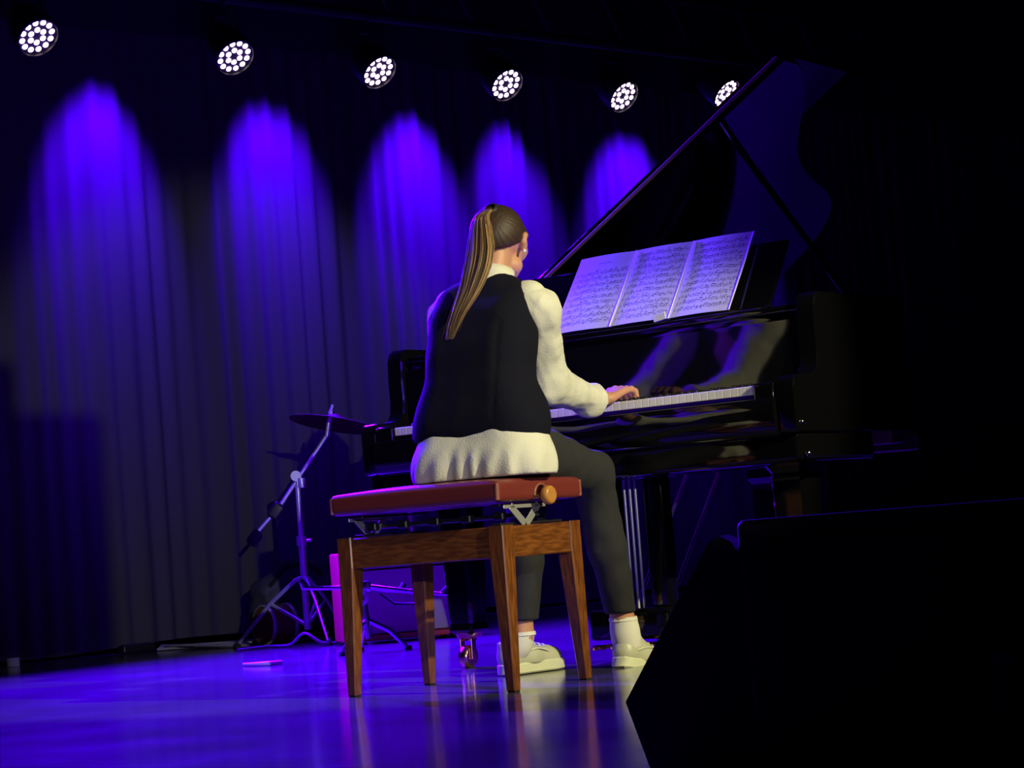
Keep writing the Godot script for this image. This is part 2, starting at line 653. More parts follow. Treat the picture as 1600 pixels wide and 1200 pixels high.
func curtain() -> void:
	# pleated back curtain, a sheet with two sides
	var st := new_st()
	var n := FastNoiseLite.new()
	n.seed = 3
	n.frequency = 0.55
	var fold := func(t: float, h: float) -> float:
		var w := t * 52.0 + 5.0 * n.get_noise_2d(t * 2.2, 0.0) + 1.2 * n.get_noise_2d(t * 3.0, h * 0.35 + 40.0)
		var a := 0.013 + 0.010 * n.get_noise_2d(t * 4.0, 90.0)
		var slow := 0.035 * n.get_noise_2d(t * 1.3, h * 0.2 + 200.0)
		var broad := sin(t * 11.0 + 3.0 * n.get_noise_2d(t, 300.0)) * 0.013
		return a * sin(w) * (0.75 + 0.25 * (3.0 - h) / 3.0) + slow + broad
	var hs := [0.015, 0.06, 0.12, 0.3, 0.6, 0.9, 1.2, 1.5, 1.8, 2.1, 2.4, 2.7, 3.0, 3.3, 3.8]
	var cols := 1000
	var t0 := -4.0
	var t1 := 7.8
	for side in [0.0, -0.004]:
		var prev := []
		for i in cols + 1:
			var t := lerpf(t0, t1, float(i) / cols)
			var col := []
			for h in hs:
				var b: float = h
				if h < 0.02:
					b = 0.012 + 0.012 * (1.0 + sin(t * 4.0))
				col.append(cp(t, b, fold.call(t, h) + side))
			if i > 0:
				for j in hs.size() - 1:
					var ctr: Vector3 = (prev[j] + col[j + 1]) / 2.0 + CUR_N * (-1.0 if side == 0.0 else 1.0)
					quad(st, prev[j], col[j], col[j + 1], prev[j + 1], ctr)
			prev = col
	var o := obj("stage_curtain", st, mats.curtain_velvet, self)
	tag(o, "dark pleated stage curtain hanging along the back of the stage", "curtain")
	# black border that masks the top
	st = new_st()
	for side in [0.0, -0.006]:
		var prev := []
		for i in 401:
			var t := lerpf(-4.0, 7.8, i / 400.0)
			var f: float = 0.012 * sin(t * 21.0 + 2.0 * n.get_noise_2d(t * 2.0, 500.0)) + side
			var col := [cp(t, 2.62 + 0.006 * sin(t * 6.0), 0.54 + f), cp(t, 2.9, 0.54 + f), cp(t, 3.9, 0.54 + f * 0.5)]
			if i > 0:
				for j in 2:
					quad(st, prev[j], col[j], col[j + 1], prev[j + 1], (prev[j] + col[j + 1]) / 2.0 + CUR_N * (-1.0 if side == 0.0 else 1.0))
			prev = col
	o = obj("stage_border", st, mats.black_cloth, self)
	tag(o, "black cloth border hanging above the back curtain behind the stage lights", "border")

# ---------------------------------------------------------------- lights of the place
func house_light(at: Vector3, aim: Vector3, color: Color, energy: float, angle: float, size: float, label: String) -> void:
	if mats.is_empty():
		pending.append([at, aim, color, label])
	var l := SpotLight3D.new()
	l.name = "house_spot"
	l.light_color = color
	l.light_energy = energy
	l.spot_range = 40.0
	l.spot_angle = angle
	l.spot_angle_attenuation = 0.4
	l.spot_attenuation = 2.0
	l.light_size = size
	l.shadow_enabled = true
	add_child(l, true)
	l.look_at_from_position(at, aim)

var pending := []

func face_basis(dir: Vector3) -> Basis:
	# y axis along dir
	var y := dir.normalized()
	var x := Vector3.UP.cross(y).normalized()
	if x.length() < 0.1: x = Vector3.RIGHT
	return Basis(x, y, x.cross(y))

func stage_lights() -> void:
	# the two house fixtures
	for p in pending:
		var dir: Vector3 = (p[1] - p[0]).normalized()
		var t := thing("spotlight", p[3], "spotlight", p[0])
		var xf := Transform3D(face_basis(dir), dir * -0.03)
		var st := new_st(); lathe(st, [[0.0, -0.52, 1], [0.085, -0.5, 1], [0.1, -0.42], [0.1, -0.2, 1], [0.075, -0.18], [0.075, -0.01, 1], [0.068, -0.01], [0.066, -0.05]], 20, xf)
		obj("housing", st, mats.black_paint, t)
		st = new_st(); lathe(st, [[0.066, -0.045], [0.04, -0.03], [0.0, -0.025]], 20, xf)
		obj("lens", st, mats.spot_lens, t)
		st = new_st()
		var side := xf.basis.x * 0.12
		var mid: Vector3 = dir * -0.3
		if p[0].y > 2.3:
			tube(st, [mid + side, mid + side + Vector3.UP * 0.2, mid - side + Vector3.UP * 0.2, mid - side], [0.01], 6)
			tube(st, [mid + Vector3.UP * 0.2, mid + Vector3.UP * (4.4 - p[0].y - mid.y)], [0.018], 8)
			obj("hanger", st, mats.black_paint, t)
		else:
			tube(st, [mid + side, mid + side - Vector3.UP * 0.2, mid - side - Vector3.UP * 0.2, mid - side], [0.01], 6)
			var foot: float = -0.9 - p[0].y
			tube(st, [mid - Vector3.UP * 0.2, Vector3(mid.x, foot + 0.35, mid.z)], [0.02], 8)
			for a in 3:
				tube(st, [Vector3(mid.x, foot + 0.5, mid.z), Vector3(mid.x + 0.45 * cos(a * TAU / 3), foot + 0.01, mid.z + 0.45 * sin(a * TAU / 3))], [0.014], 6)
			obj("stand", st, mats.black_paint, t)
	# overhead pipe and its round LED lamps
	var row0 := wp(-1.778, 2.5, 8.952)
	var rt := Vector3(0.74, 0.0, -0.672).normalized()
	var rn := Vector3(0.672, 0.0, 0.74).normalized()
	var truss := thing("lighting_truss", "dark overhead truss whose lower pipe carries the row of round lights", "truss", row0)
	var lo := Vector3(0, 0.27, 0) - rn * 0.06
	var hi := Vector3(0, 0.52, 0) + rn * 0.02
	var st2 := new_st()
	tube(st2, [rt * -4.2 + lo, rt * 6.0 + lo], [0.025], 12)
	obj("lower_pipe", st2, mats.black_paint, truss)
	st2 = new_st()
	tube(st2, [rt * -4.2 + hi, rt * 6.0 + hi], [0.02], 10)
	obj("upper_rail", st2, mats.black_paint, truss)
	for k in 20:
		var q := rt * (-4.1 + k * 0.5)
		for e in [[q + lo, q + rt * 0.25 + hi], [q + rt * 0.25 + hi, q + rt * 0.5 + lo]]:
			st2 = new_st(); tube(st2, e, [0.008], 6)
			obj("brace_bar", st2, mats.black_paint, truss)
	for k in 5:
		var q := rt * (-3.6 + k * 2.2)
		st2 = new_st(); tube(st2, [q + hi, Vector3(q.x + hi.x, 4.4 - row0.y, q.z + hi.z)], [0.006], 6)
		obj("hanger_cable", st2, mats.black_paint, truss)
	var led_mesh := led_lens_mesh()
	var at_t := [0.0, 0.954, 1.741, 2.513, 3.292, 4.05, -0.82, -1.64]
	var drop := [0.0, 0.0, 0.0, 0.0, 0.0, 0.07, 0.0, 0.0]
	for i in at_t.size():
		var at: Vector3 = row0 + rt * at_t[i] + Vector3(0, drop[i], 0)
		var tilt := deg_to_rad([45.0, 45.0, 44.0, 41.0, 40.0, 42.0, 46.0, 46.0][i])
		var yaw := deg_to_rad([2.0, -4.0, 3.0, -3.0, 2.0, 8.0, 0.0, 4.0][i])
		var dir := (rn.rotated(Vector3.UP, yaw) * cos(tilt) + Vector3.DOWN * sin(tilt)).normalized()
		round_lamp(at, dir, led_mesh, i, lo - Vector3(0, drop[i], 0))
	# small wash lights behind the border, grazing down the curtain
	var wt := [0.06, 1.0, 1.89, 2.55, 3.4, 4.2]
	for i in wt.size():
		wash_light(wt[i], [19.5, 20.5, 25.0, 17.0, 20.5, 12.0][i])

func led_lens_mesh() -> Mesh:
	var st := new_st()
	lathe(st, [[0.0125, 0.0], [0.011, 0.003], [0.007, 0.0055], [0.0, 0.007]], 10)
	st.index(); st.generate_normals()
	return st.commit()

func round_lamp(at: Vector3, dir: Vector3, led_mesh: Mesh, i: int, hook: Vector3) -> void:
	var t := thing("stage_light", "round black LED stage light glowing violet-white, cut off by the raised piano lid" if i == 5 else "round black LED stage light glowing violet-white on the overhead pipe", "stage light", at, 0.0, "row of round LED stage lights on the pipe")
	var b := face_basis(dir)
	var xf := Transform3D(b, Vector3.ZERO)
	var st := new_st()
	lathe(st, [[0.0, -0.17, 1], [0.055, -0.165, 1], [0.07, -0.14], [0.088, -0.06], [0.09, 0.012, 1], [0.084, 0.014, 1], [0.084, -0.004]], 28, xf)
	obj("housing", st, mats.black_paint, t)
	st = new_st(); lathe(st, [[0.084, -0.003], [0.0, -0.003]], 28, xf)
	var plate := obj("lens_plate", st, mats.lamp_face, t)
	for ring in [[6, 0.030, 0.2], [12, 0.064, 0.05]]:
		for k in ring[0]:
			var a: float = TAU * k / ring[0] + ring[2]
			var o := mi("led", led_mesh, mats.led_lens, plate)
			o.transform = Transform3D(b, b * Vector3(cos(a) * ring[1], -0.002, sin(a) * ring[1]))
	st = new_st()
	var x := b.x
	var p1 := x * 0.1 + dir * -0.06
	var p2 := x * -0.1 + dir * -0.06
	var top := hook - Vector3(0, 0.085, 0)
	tube(st, [p1, p1.lerp(top, 0.6) + x * 0.03, top + x * 0.05, top - x * 0.05, p2.lerp(top, 0.6) - x * 0.03, p2], [0.007], 6)
	obj("yoke", st, mats.black_paint, t)
	st = new_st()
	var rn := Vector3(0.672, 0.0, 0.74).normalized()
	var arc := [top, hook - Vector3(0, 0.05, 0)]
	for k in 11:
		var a := deg_to_rad(-95.0 + k * 27.0)
		arc.append(hook + rn * cos(a) * 0.036 + Vector3(0, sin(a) * 0.036, 0))
	tube(st, arc, [0.0075], 6)
	obj("clamp", st, mats.black_paint, t)
	var l := SpotLight3D.new()
	l.name = "lamp_beam"
	l.light_color = LAMP_BLUE
	l.light_energy = [180.0, 70.0, 14.0, 8.0, 5.0, 4.0, 43.0, 9.0][i]
	l.spot_angle = 44.0
	l.spot_angle_attenuation = 1.0
	l.spot_attenuation = 2.0
	l.spot_range = 30.0
	l.light_size = 0.07
	l.shadow_enabled = true
	t.add_child(l, true)
	l.look_at_from_position(at + dir * 0.03, at + dir)

func wash_light(tt: float, energy: float) -> void:
	var at := cp(tt, 2.76, 0.36)
	var dir := (cp(tt, 2.06, 0.0) - at).normalized()
	var t := thing("wash_light", "small black wash light hidden behind the black border, shining down the curtain", "wash light", at, 0.0, "wash lights behind the border")
	var xf := Transform3D(face_basis(dir), dir * -0.02)
	var st := new_st(); lathe(st, [[0.0, -0.12, 1], [0.05, -0.115, 1], [0.055, -0.02], [0.055, 0.0, 1], [0.048, 0.0], [0.046, -0.01]], 16, xf)
	obj("housing", st, mats.black_paint, t)
	st = new_st(); lathe(st, [[0.046, -0.008], [0.0, -0.004]], 16, xf)
	obj("lens", st, mats.wash_lens, t)
	st = new_st(); tube(st, [dir * -0.1, Vector3(0, 0.3, 0) - dir * 0.1, Vector3(0, 1.56, 0) - dir * 0.1], [0.008], 6)
	obj("hanger", st, mats.black_paint, t)
	var l := SpotLight3D.new()
	l.name = "wash_beam"
	l.light_color = Color(0.24, 0.0, 1.0)
	l.light_energy = energy
	l.spot_angle = 26.0
	l.spot_angle_attenuation = 1.0
	l.spot_attenuation = 2.0
	l.spot_range = 20.0
	l.light_size = 0.05
	l.shadow_enabled = true
	t.add_child(l, true)
	l.look_at_from_position(at + dir * 0.01, at + dir)

# ---------------------------------------------------------------- grand piano
func rim_outline(inset: float) -> PackedVector2Array:
	# plan (x, s) of the case behind the arms: straight bass side, bentside on the treble
	var c := PackedVector2Array()
	var key := [Vector2(-0.71, 0.93), Vector2(0.71, 0.93), Vector2(0.71, 1.05), Vector2(0.69, 1.18), Vector2(0.62, 1.32), Vector2(0.5, 1.46), Vector2(0.36, 1.6), Vector2(0.25, 1.76), Vector2(0.19, 1.93), Vector2(0.14, 2.1), Vector2(0.05, 2.23), Vector2(-0.1, 2.31), Vector2(-0.28, 2.33), Vector2(-0.46, 2.29), Vector2(-0.6, 2.2), Vector2(-0.69, 2.06), Vector2(-0.71, 1.9)]
	for i in key.size():
		c.append(key[i])
		if i >= 2 and i < key.size() - 1:
			var p0: Vector2 = key[i - 1]
			var p3: Vector2 = key[mini(i + 2, key.size() - 1)]
			for f in [0.333, 0.667]:
				c.append((key[i] as Vector2).cubic_interpolate(key[i + 1], p0, p3, f))
	if inset > 0.0:
		var r := PackedVector2Array()
		var n := c.size()
		for i in n:
			var e0 := (c[i] - c[(i + n - 1) % n]).normalized()
			var e1 := (c[(i + 1) % n] - c[i]).normalized()
			var m := (Vector2(-e0.y, e0.x) + Vector2(-e1.y, e1.x)).normalized()
			r.append(c[i] + m * inset / maxf(0.5, m.dot(Vector2(-e0.y, e0.x))))
		return r
	return c

func grand_piano() -> void:
	var t := thing("grand_piano", "black lacquered grand piano with its lid raised on a prop", "piano", PIANO_AT, PIANO_TURN)
	var L: Material = mats.piano_lacquer
	var EX := Vector3.RIGHT
	var EF := Vector3.FORWARD
	var EY := Vector3.UP
	# rim wall
	var st := new_st()
	var outer := rim_outline(0.0)
	var inner := rim_outline(0.045)
	var n := outer.size()
	var at := func(p: Vector2, y: float) -> Vector3: return lp(p.x, y, p.y)
	for i in range(1, n):
		var j := (i + 1) % n
		var prof := [[outer, 0.575], [outer, 0.94], [inner, 0.94], [inner, 0.575]]
		for k in 4:
			var a: Vector3 = at.call(prof[k][0][i], prof[k][1])
			var b: Vector3 = at.call(prof[k][0][j], prof[k][1])
			var c: Vector3 = at.call(prof[(k + 1) % 4][0][j], prof[(k + 1) % 4][1])
			var d: Vector3 = at.call(prof[(k + 1) % 4][0][i], prof[(k + 1) % 4][1])
			st.set_smooth_group(0 if k % 2 == 0 else -1)
			quad(st, a, b, c, d, at.call((outer[i] + outer[j] + inner[i] + inner[j]) / 4.0, 0.757))
	obj("rim", st, L, t)
	st = new_st(); prism(st, inner, Vector3(0, 0.60, 0), EX, EF, EY, 0.02, 0.0005)
	obj("soundboard", st, mats.under_wood, t)
	for b in [[-0.55, 1.0, 0.2, 2.2], [0.5, 1.0, -0.1, 2.2], [-0.65, 1.35, 0.6, 1.3]]:
		st = new_st()
		var p0 := lp(b[0], 0.575, b[1])
		var p1 := lp(b[2], 0.575, b[3])
		var bs := Basis(EY.cross(p1 - p0).normalized(), EY, (p1 - p0).normalized())
		cbox(st, (p0 + p1) / 2.0, Vector3(0.08, 0.055, p0.distance_to(p1)), 0.004, bs)
		obj("brace_beam", st, mats.under_wood, t)
	st = new_st(); prism(st, rim_outline(0.07), Vector3(0, 0.80, 0), EX, EF, EY, 0.012, 0.002)
	obj("iron_plate", st, mats.gold_plate, t)
	# arms with the S-shaped cheek
	for sx in [-1.0, 1.0]:
		st = new_st()
		var prof := PackedVector2Array([Vector2(0.505, 0.585), Vector2(0.503, 0.69), Vector2(0.508, 0.71), Vector2(0.523, 0.721), Vector2(0.6, 0.724), Vector2(0.628, 0.733), Vector2(0.642, 0.752), Vector2(0.647, 0.79), Vector2(0.645, 0.85), Vector2(0.648, 0.905), Vector2(0.657, 0.929), Vector2(0.675, 0.94), Vector2(0.935, 0.94), Vector2(0.935, 0.575), Vector2(0.51, 0.575)])
		prism(st, prof, lp(sx * 0.71, 0, 0), EF, EY, EX * -sx, 0.055, 0.004, true)
		obj("arm", st, L, t)
		st = new_st(); rbox(st, lp(sx * 0.623, 0.648, 0.555), Vector3(0.062, 0.12, 0.11), 0.008)
		obj("key_block", st, L, t)
	# key bed, key slip, stretcher, fallboard, desk
	st = new_st(); rbox(st, lp(0, 0.54, 0.73), Vector3(1.40, 0.075, 0.42), 0.012)
	obj("key_bed", st, L, t)
	st = new_st()
	prism(st, PackedVector2Array([Vector2(0.492, 0.668), Vector2(0.488, 0.664), Vector2(0.488, 0.612), Vector2(0.4895, 0.600), Vector2(0.494, 0.588), Vector2(0.502, 0.577), Vector2(0.512, 0.570), Vector2(0.524, 0.566), Vector2(0.524, 0.668)]), lp(-0.655, 0, 0), EF, EY, EX, 1.31, 0.001, true)
	obj("key_slip", st, L, t)
	st = new_st(); prism(st, PackedVector2Array([Vector2(0.662, 0.70), Vector2(0.668, 0.695), Vector2(0.690, 0.70), Vector2(0.690, 0.868), Vector2(0.684, 0.878), Vector2(0.662, 0.875)]), lp(-0.652, 0, 0), EF, EY, EX, 1.304, 0.002)
	obj("fallboard", st, L, t)
	st = new_st(); rbox(st, lp(0, 0.905, 0.79), Vector3(1.308, 0.018, 0.25), 0.005)
	obj("desk_shelf", st, L, t)
	st = new_st(); rbox(st, lp(0, 0.885, 0.70), Vector3(1.308, 0.03, 0.02), 0.006)
	obj("shelf_rail", st, L, t)
	st = new_st()
	var lean := Basis(Vector3.RIGHT, deg_to_rad(-36.0))
	rbox(st, lp(0.02, 1.02, 0.845), Vector3(0.98, 0.235, 0.014), 0.005, lean)
	var desk := obj("music_desk", st, L, t)
	st = new_st(); rbox(st, lp(0.02, 0.922, 0.752), Vector3(0.98, 0.012, 0.035), 0.004)
	obj("ledge", st, L, desk)
	# felt strip and keys
	st = new_st(); cbox(st, lp(0, 0.694, 0.657), Vector3(1.19, 0.012, 0.008), 0.001)
	obj("felt_strip", st, mats.red_felt, t)
	var kb := part("keyboard", t)
	var kw := 1.18 / 52.0
	var wk := new_st()
	cbox(wk, Vector3(0, -0.0115, -0.073), Vector3(kw - 0.0008, 0.023, 0.146), 0.0012)
	wk.index(); wk.generate_normals()
	var wmesh := wk.commit()
	var bk := new_st()
	cbox(bk, Vector3(0, 0.005, -0.098), Vector3(0.0105, 0.012, 0.092), 0.0025)
	bk.index(); bk.generate_normals()
	var bmesh := bk.commit()
	for i in 52:
		var o := mi("white_key", wmesh, mats.ivory_key, kb)
		o.position = lp(-0.59 + kw * (i + 0.5), 0.703, 0.512)
		# A0 is key 0: black keys follow A, C, D, F, G
		if i < 51 and (i % 7) in [0, 2, 3, 5, 6]:
			var b := mi("black_key", bmesh, mats.ebony_key, kb)
			b.position = lp(-0.59 + kw * (i + 1.0), 0.703, 0.512)
	# lid on its hinge along the bass side, front flap folded back over it
	var lid := part("lid", t, lp(-0.71, 0.955, 0))
	lid.rotation_degrees.z = 31.4
	var shape := PackedVector2Array()
	shape.append(Vector2(0.0, 1.12)); shape.append(Vector2(1.34, 1.12))
	var lk := [Vector2(1.34, 1.12), Vector2(1.34, 1.2), Vector2(1.30, 1.3), Vector2(1.22, 1.42), Vector2(1.1, 1.56), Vector2(0.99, 1.72), Vector2(0.92, 1.92), Vector2(0.86, 2.12), Vector2(0.76, 2.26), Vector2(0.6, 2.34), Vector2(0.42, 2.36), Vector2(0.24, 2.31), Vector2(0.1, 2.22), Vector2(0.02, 2.08), Vector2(0.0, 1.92)]
	for i in range(1, lk.size()):
		shape.append(lk[i])
		if i < lk.size() - 1:
			for f in [0.333, 0.667]:
				shape.append((lk[i] as Vector2).cubic_interpolate(lk[i + 1], lk[i - 1], lk[mini(i + 2, lk.size() - 1)], f))
	st = new_st(); prism(st, shape, Vector3.ZERO, EX, EF, EY, 0.02, 0.003)
	obj("main_lid", st, L, lid)
	st = new_st(); rbox(st, lp(0.672, 0.033, 1.33), Vector3(1.34, 0.02, 0.42), 0.006)
	obj("front_flap", st, L, lid)
	st = new_st(); cbox(st, lp(0.68, 0.0215, 1.117), Vector3(1.30, 0.012, 0.006), 0.002)
	obj("flap_hinge", st, mats.lid_edge, lid)
	st = new_st()
	tube(st, [lp(0.168, 1.522, 1.2), lp(0.53, 0.95, 1.22)], [0.010], 8)
	var prop := obj("lid_prop", st, L, t)
	for q in [[0.04, 0.20], [0.26, 0.34]]:
		var pa := lp(0.168, 1.522, 1.2)
		var pb := lp(0.53, 0.95, 1.22)
		st = new_st(); tube(st, [pa.lerp(pb, q[0]), pa.lerp(pb, q[1])], [0.0115], 10)
		obj("metal_sleeve", st, mats.chrome, prop)
	# legs with brass casters
	for q in [[-0.555, 0.745], [0.56, 0.745], [-0.28, 2.1]]:
		var leg := part("leg", t, lp(q[0], 0, q[1]))
		st = new_st()
		var pts := []
		for k in [[0.062, 0.575], [0.062, 0.50], [0.05, 0.48], [0.052, 0.46], [0.042, 0.13], [0.045, 0.11], [0.03, 0.095]]:
			pts.append(k)
		for k in pts.size() - 1:
			var a: float = pts[k][0]
			var b: float = pts[k + 1][0]
			var ya: float = pts[k][1]
			var yb: float = pts[k + 1][1]
			st.set_smooth_group(-1)
			var oc := func(r: float, y: float, m: int) -> Vector3:
				var c := r * 0.22
				var w := [Vector3(r - c, y, r), Vector3(r, y, r - c), Vector3(r, y, -r + c), Vector3(r - c, y, -r), Vector3(-r + c, y, -r), Vector3(-r, y, -r + c), Vector3(-r, y, r - c), Vector3(-r + c, y, r)]
				return w[m % 8]
			for m in 8:
				quad(st, oc.call(a, ya, m), oc.call(a, ya, m + 1), oc.call(b, yb, m + 1), oc.call(b, yb, m), Vector3(0, (ya + yb) / 2, 0))
		obj("post", st, L, leg)
		st = new_st()
		lathe(st, [[0.0, 0.112, 1], [0.04, 0.112], [0.042, 0.1], [0.036, 0.088, 1], [0.02, 0.084], [0.02, 0.078, 1], [0.0, 0.078]], 14)
		for m in [-1.0, 1.0]:
			cbox(st, Vector3(m * 0.02, 0.055, 0.012), Vector3(0.004, 0.06, 0.022), 0.001)
		obj("caster_fork", st, mats.brass, leg)
		st = new_st()
		lathe(st, [[0.0, -0.016, 1], [0.027, -0.016], [0.033, -0.011], [0.033, 0.011], [0.027, 0.016, 1], [0.0, 0.016]], 22, Transform3D(Basis(Vector3.BACK, PI / 2), Vector3(0, 0.033, 0.014)))
		obj("caster_wheel", st, mats.brass, leg)
	# pedal lyre
	var ly := part("pedal_lyre", t, lp(0.045, 0, 0.75))
	for sx in [-1.0, 1.0]:
		st = new_st()
		rbox(st, Vector3(sx * 0.078, 0.325, 0), Vector3(0.062, 0.4, 0.05), 0.008)
		obj("post", st, L, ly)
	st = new_st(); rbox(st, Vector3(0, 0.515, 0), Vector3(0.24, 0.03, 0.09), 0.006)
	obj("top_block", st, L, ly)
	st = new_st(); rbox(st, Vector3(0, 0.105, 0.01), Vector3(0.27, 0.085, 0.12), 0.012)
	obj("pedal_box", st, L, ly)
	for k in 3:
		st = new_st()
		tube(st, [Vector3(-0.02 + k * 0.018, 0.14, 0.012), Vector3(-0.02 + k * 0.018, 0.52, 0.012)], [0.0042], 8)
		obj("pedal_rod", st, mats.satin_steel, ly)
		st = new_st()
		var px := -0.06 + k * 0.06
		rbox(st, Vector3(px, 0.05, 0.095), Vector3(0.024, 0.01, 0.09), 0.004)
		lathe(st, [[0.0, -0.006, 1], [0.018, -0.006], [0.02, 0.0], [0.017, 0.006], [0.0, 0.007]], 14, Transform3D(Basis(), Vector3(px, 0.05, 0.14)), 1.0, 1.3)
		obj("pedal", st, mats.brass, ly)
	for sx in [-1.0, 1.0]:
		st = new_st()
		tube(st, [Vector3(sx * 0.055, 0.13, -0.04), Vector3(sx * 0.055, 0.575, -0.44)], [0.0055], 8)
		obj("brace_rod", st, mats.satin_steel, ly)
	# small bright fittings on the case
	for q in [[0.15, 0.955, 0.66, 0], [0.71, 0.60, 0.53, 1], [0.71, 0.52, 0.55, 1]]:
		st = new_st()
		lathe(st, [[0.0, -0.006, 1], [0.006, -0.006], [0.008, 0.0], [0.006, 0.005], [0.0, 0.007]], 12, Transform3D(Basis(Vector3.BACK, -PI / 2 if q[3] == 1 else 0.0), lp(q[0], q[1], q[2])))
		if q[3] == 1:
			obj("fitting", st, mats.chrome, t)

func sheet_music() -> void:
	var lean := deg_to_rad(38.0)
	var t := thing("sheet_music", "three printed music pages side by side on the piano's music desk", "sheet music", PIANO_AT + Basis(Vector3.UP, deg_to_rad(PIANO_TURN)) * lp(0.118, 0.929, 0.738), PIANO_TURN)
	for i in 3:
		var pg := part("page", t)
		var w := 0.192
		var h := 0.285
		var st := SurfaceTool.new()
		st.begin(Mesh.PRIMITIVE_TRIANGLES)
		st.set_smooth_group(0)
		var nx := 10
		var ny := 10
		var grid := []
		for a in nx + 1:
			var row := []
			for b in ny + 1:
				var u := float(a) / nx
				var v := float(b) / ny
				var x := (i - 1.5) * (w + 0.0015) + u * w
				var bulge := 0.0035 * sin(u * PI) + 0.001 * sin(v * 5.0 + i)
				var up := v * h
				var ang := lean
				row.append(Vector3(x - 0.0 * v, up * cos(ang) + bulge * sin(ang), -up * sin(ang) + bulge * cos(ang)))
			grid.append(row)
		var front := func(s: SurfaceTool, off: float) -> void:
			for a in nx:
				for b in ny:
					var q := [[a, b], [a + 1, b], [a + 1, b + 1], [a, b], [a + 1, b + 1], [a, b + 1]]
					if off == 0.0:
						q = [[a, b], [a + 1, b + 1], [a + 1, b], [a, b], [a, b + 1], [a + 1, b + 1]]
					for c in q:
						s.set_uv(Vector2(float(c[0]) / nx, 1.0 - float(c[1]) / ny))
						s.add_vertex(grid[c[0]][c[1]] + Vector3(0, -0.0006, -0.0006) * off)
		front.call(st, 0.0)
		st.generate_normals()
		var m := StandardMaterial3D.new()
		m.resource_name = "printed_page"
		m.albedo_texture = page_tex(i)
		m.roughness = 0.7
		mi("print", st.commit(), m, pg)
		st = SurfaceTool.new(); st.begin(Mesh.PRIMITIVE_TRIANGLES); st.set_smooth_group(0)
		front.call(st, 1.0)
		st.generate_normals()
		mi("paper_back", st.commit(), mats.white_paper, pg)
	# white page edges between the pages
	for k in [[-0.0965, 0.0], [0.0965, 0.0], [0.289, 0.0]]:
		var st := new_st()
		tube(st, [Vector3(k[0], 0.0, 0.004), Vector3(k[0], 0.285 * cos(lean), -0.285 * sin(lean) + 0.004)], [0.0018], 6)
		obj("paper_edge", st, mats.white_paper, t)
	var st3 := new_st()
	cbox(st3, Vector3(0.075, 0.006, 0.012), Vector3(0.04, 0.02, 0.003), 0.0008, Basis(Vector3.BACK, 0.15))
	obj("turned_corner", st3, mats.white_paper, t)

func page_tex(k: int) -> ImageTexture:
	var im := Image.create(384, 560, false, Image.FORMAT_RGB8)
	im.fill(lin(0.57, 0.56, 0.54))
	var r := RandomNumberGenerator.new()
	r.seed = 40 + k
	var ink := lin(0.05, 0.05, 0.05)
	var grey := lin(0.3, 0.3, 0.3)
	if k == 0:
		im.fill_rect(Rect2i(150, 60, 84, 7), grey)
	var y0 := 130 if k == 0 else 44
	var y := y0
	while y < 530:
		for l in 5:
			im.fill_rect(Rect2i(22, y + l * 4, 340, 1), grey)
		im.fill_rect(Rect2i(22, y, 3, 17), ink)
		for b in 5:
			im.fill_rect(Rect2i(22 + int(b * 85.0), y, 2, 17), ink)
		var x := 44
		while x < 352:
			var ny := y + r.randi_range(-4, 17)
			im.fill_rect(Rect2i(x, ny, 7, 5), ink)
			im.fill_rect(Rect2i(x + (6 if r.randf() < 0.5 else 0), ny - 14, 2, 16), ink)
			if r.randf() < 0.55:
				im.fill_rect(Rect2i(x, ny - 15, 16, 4), ink)
			x += r.randi_range(9, 17)
		y += 46
	return ImageTexture.create_from_image(im)

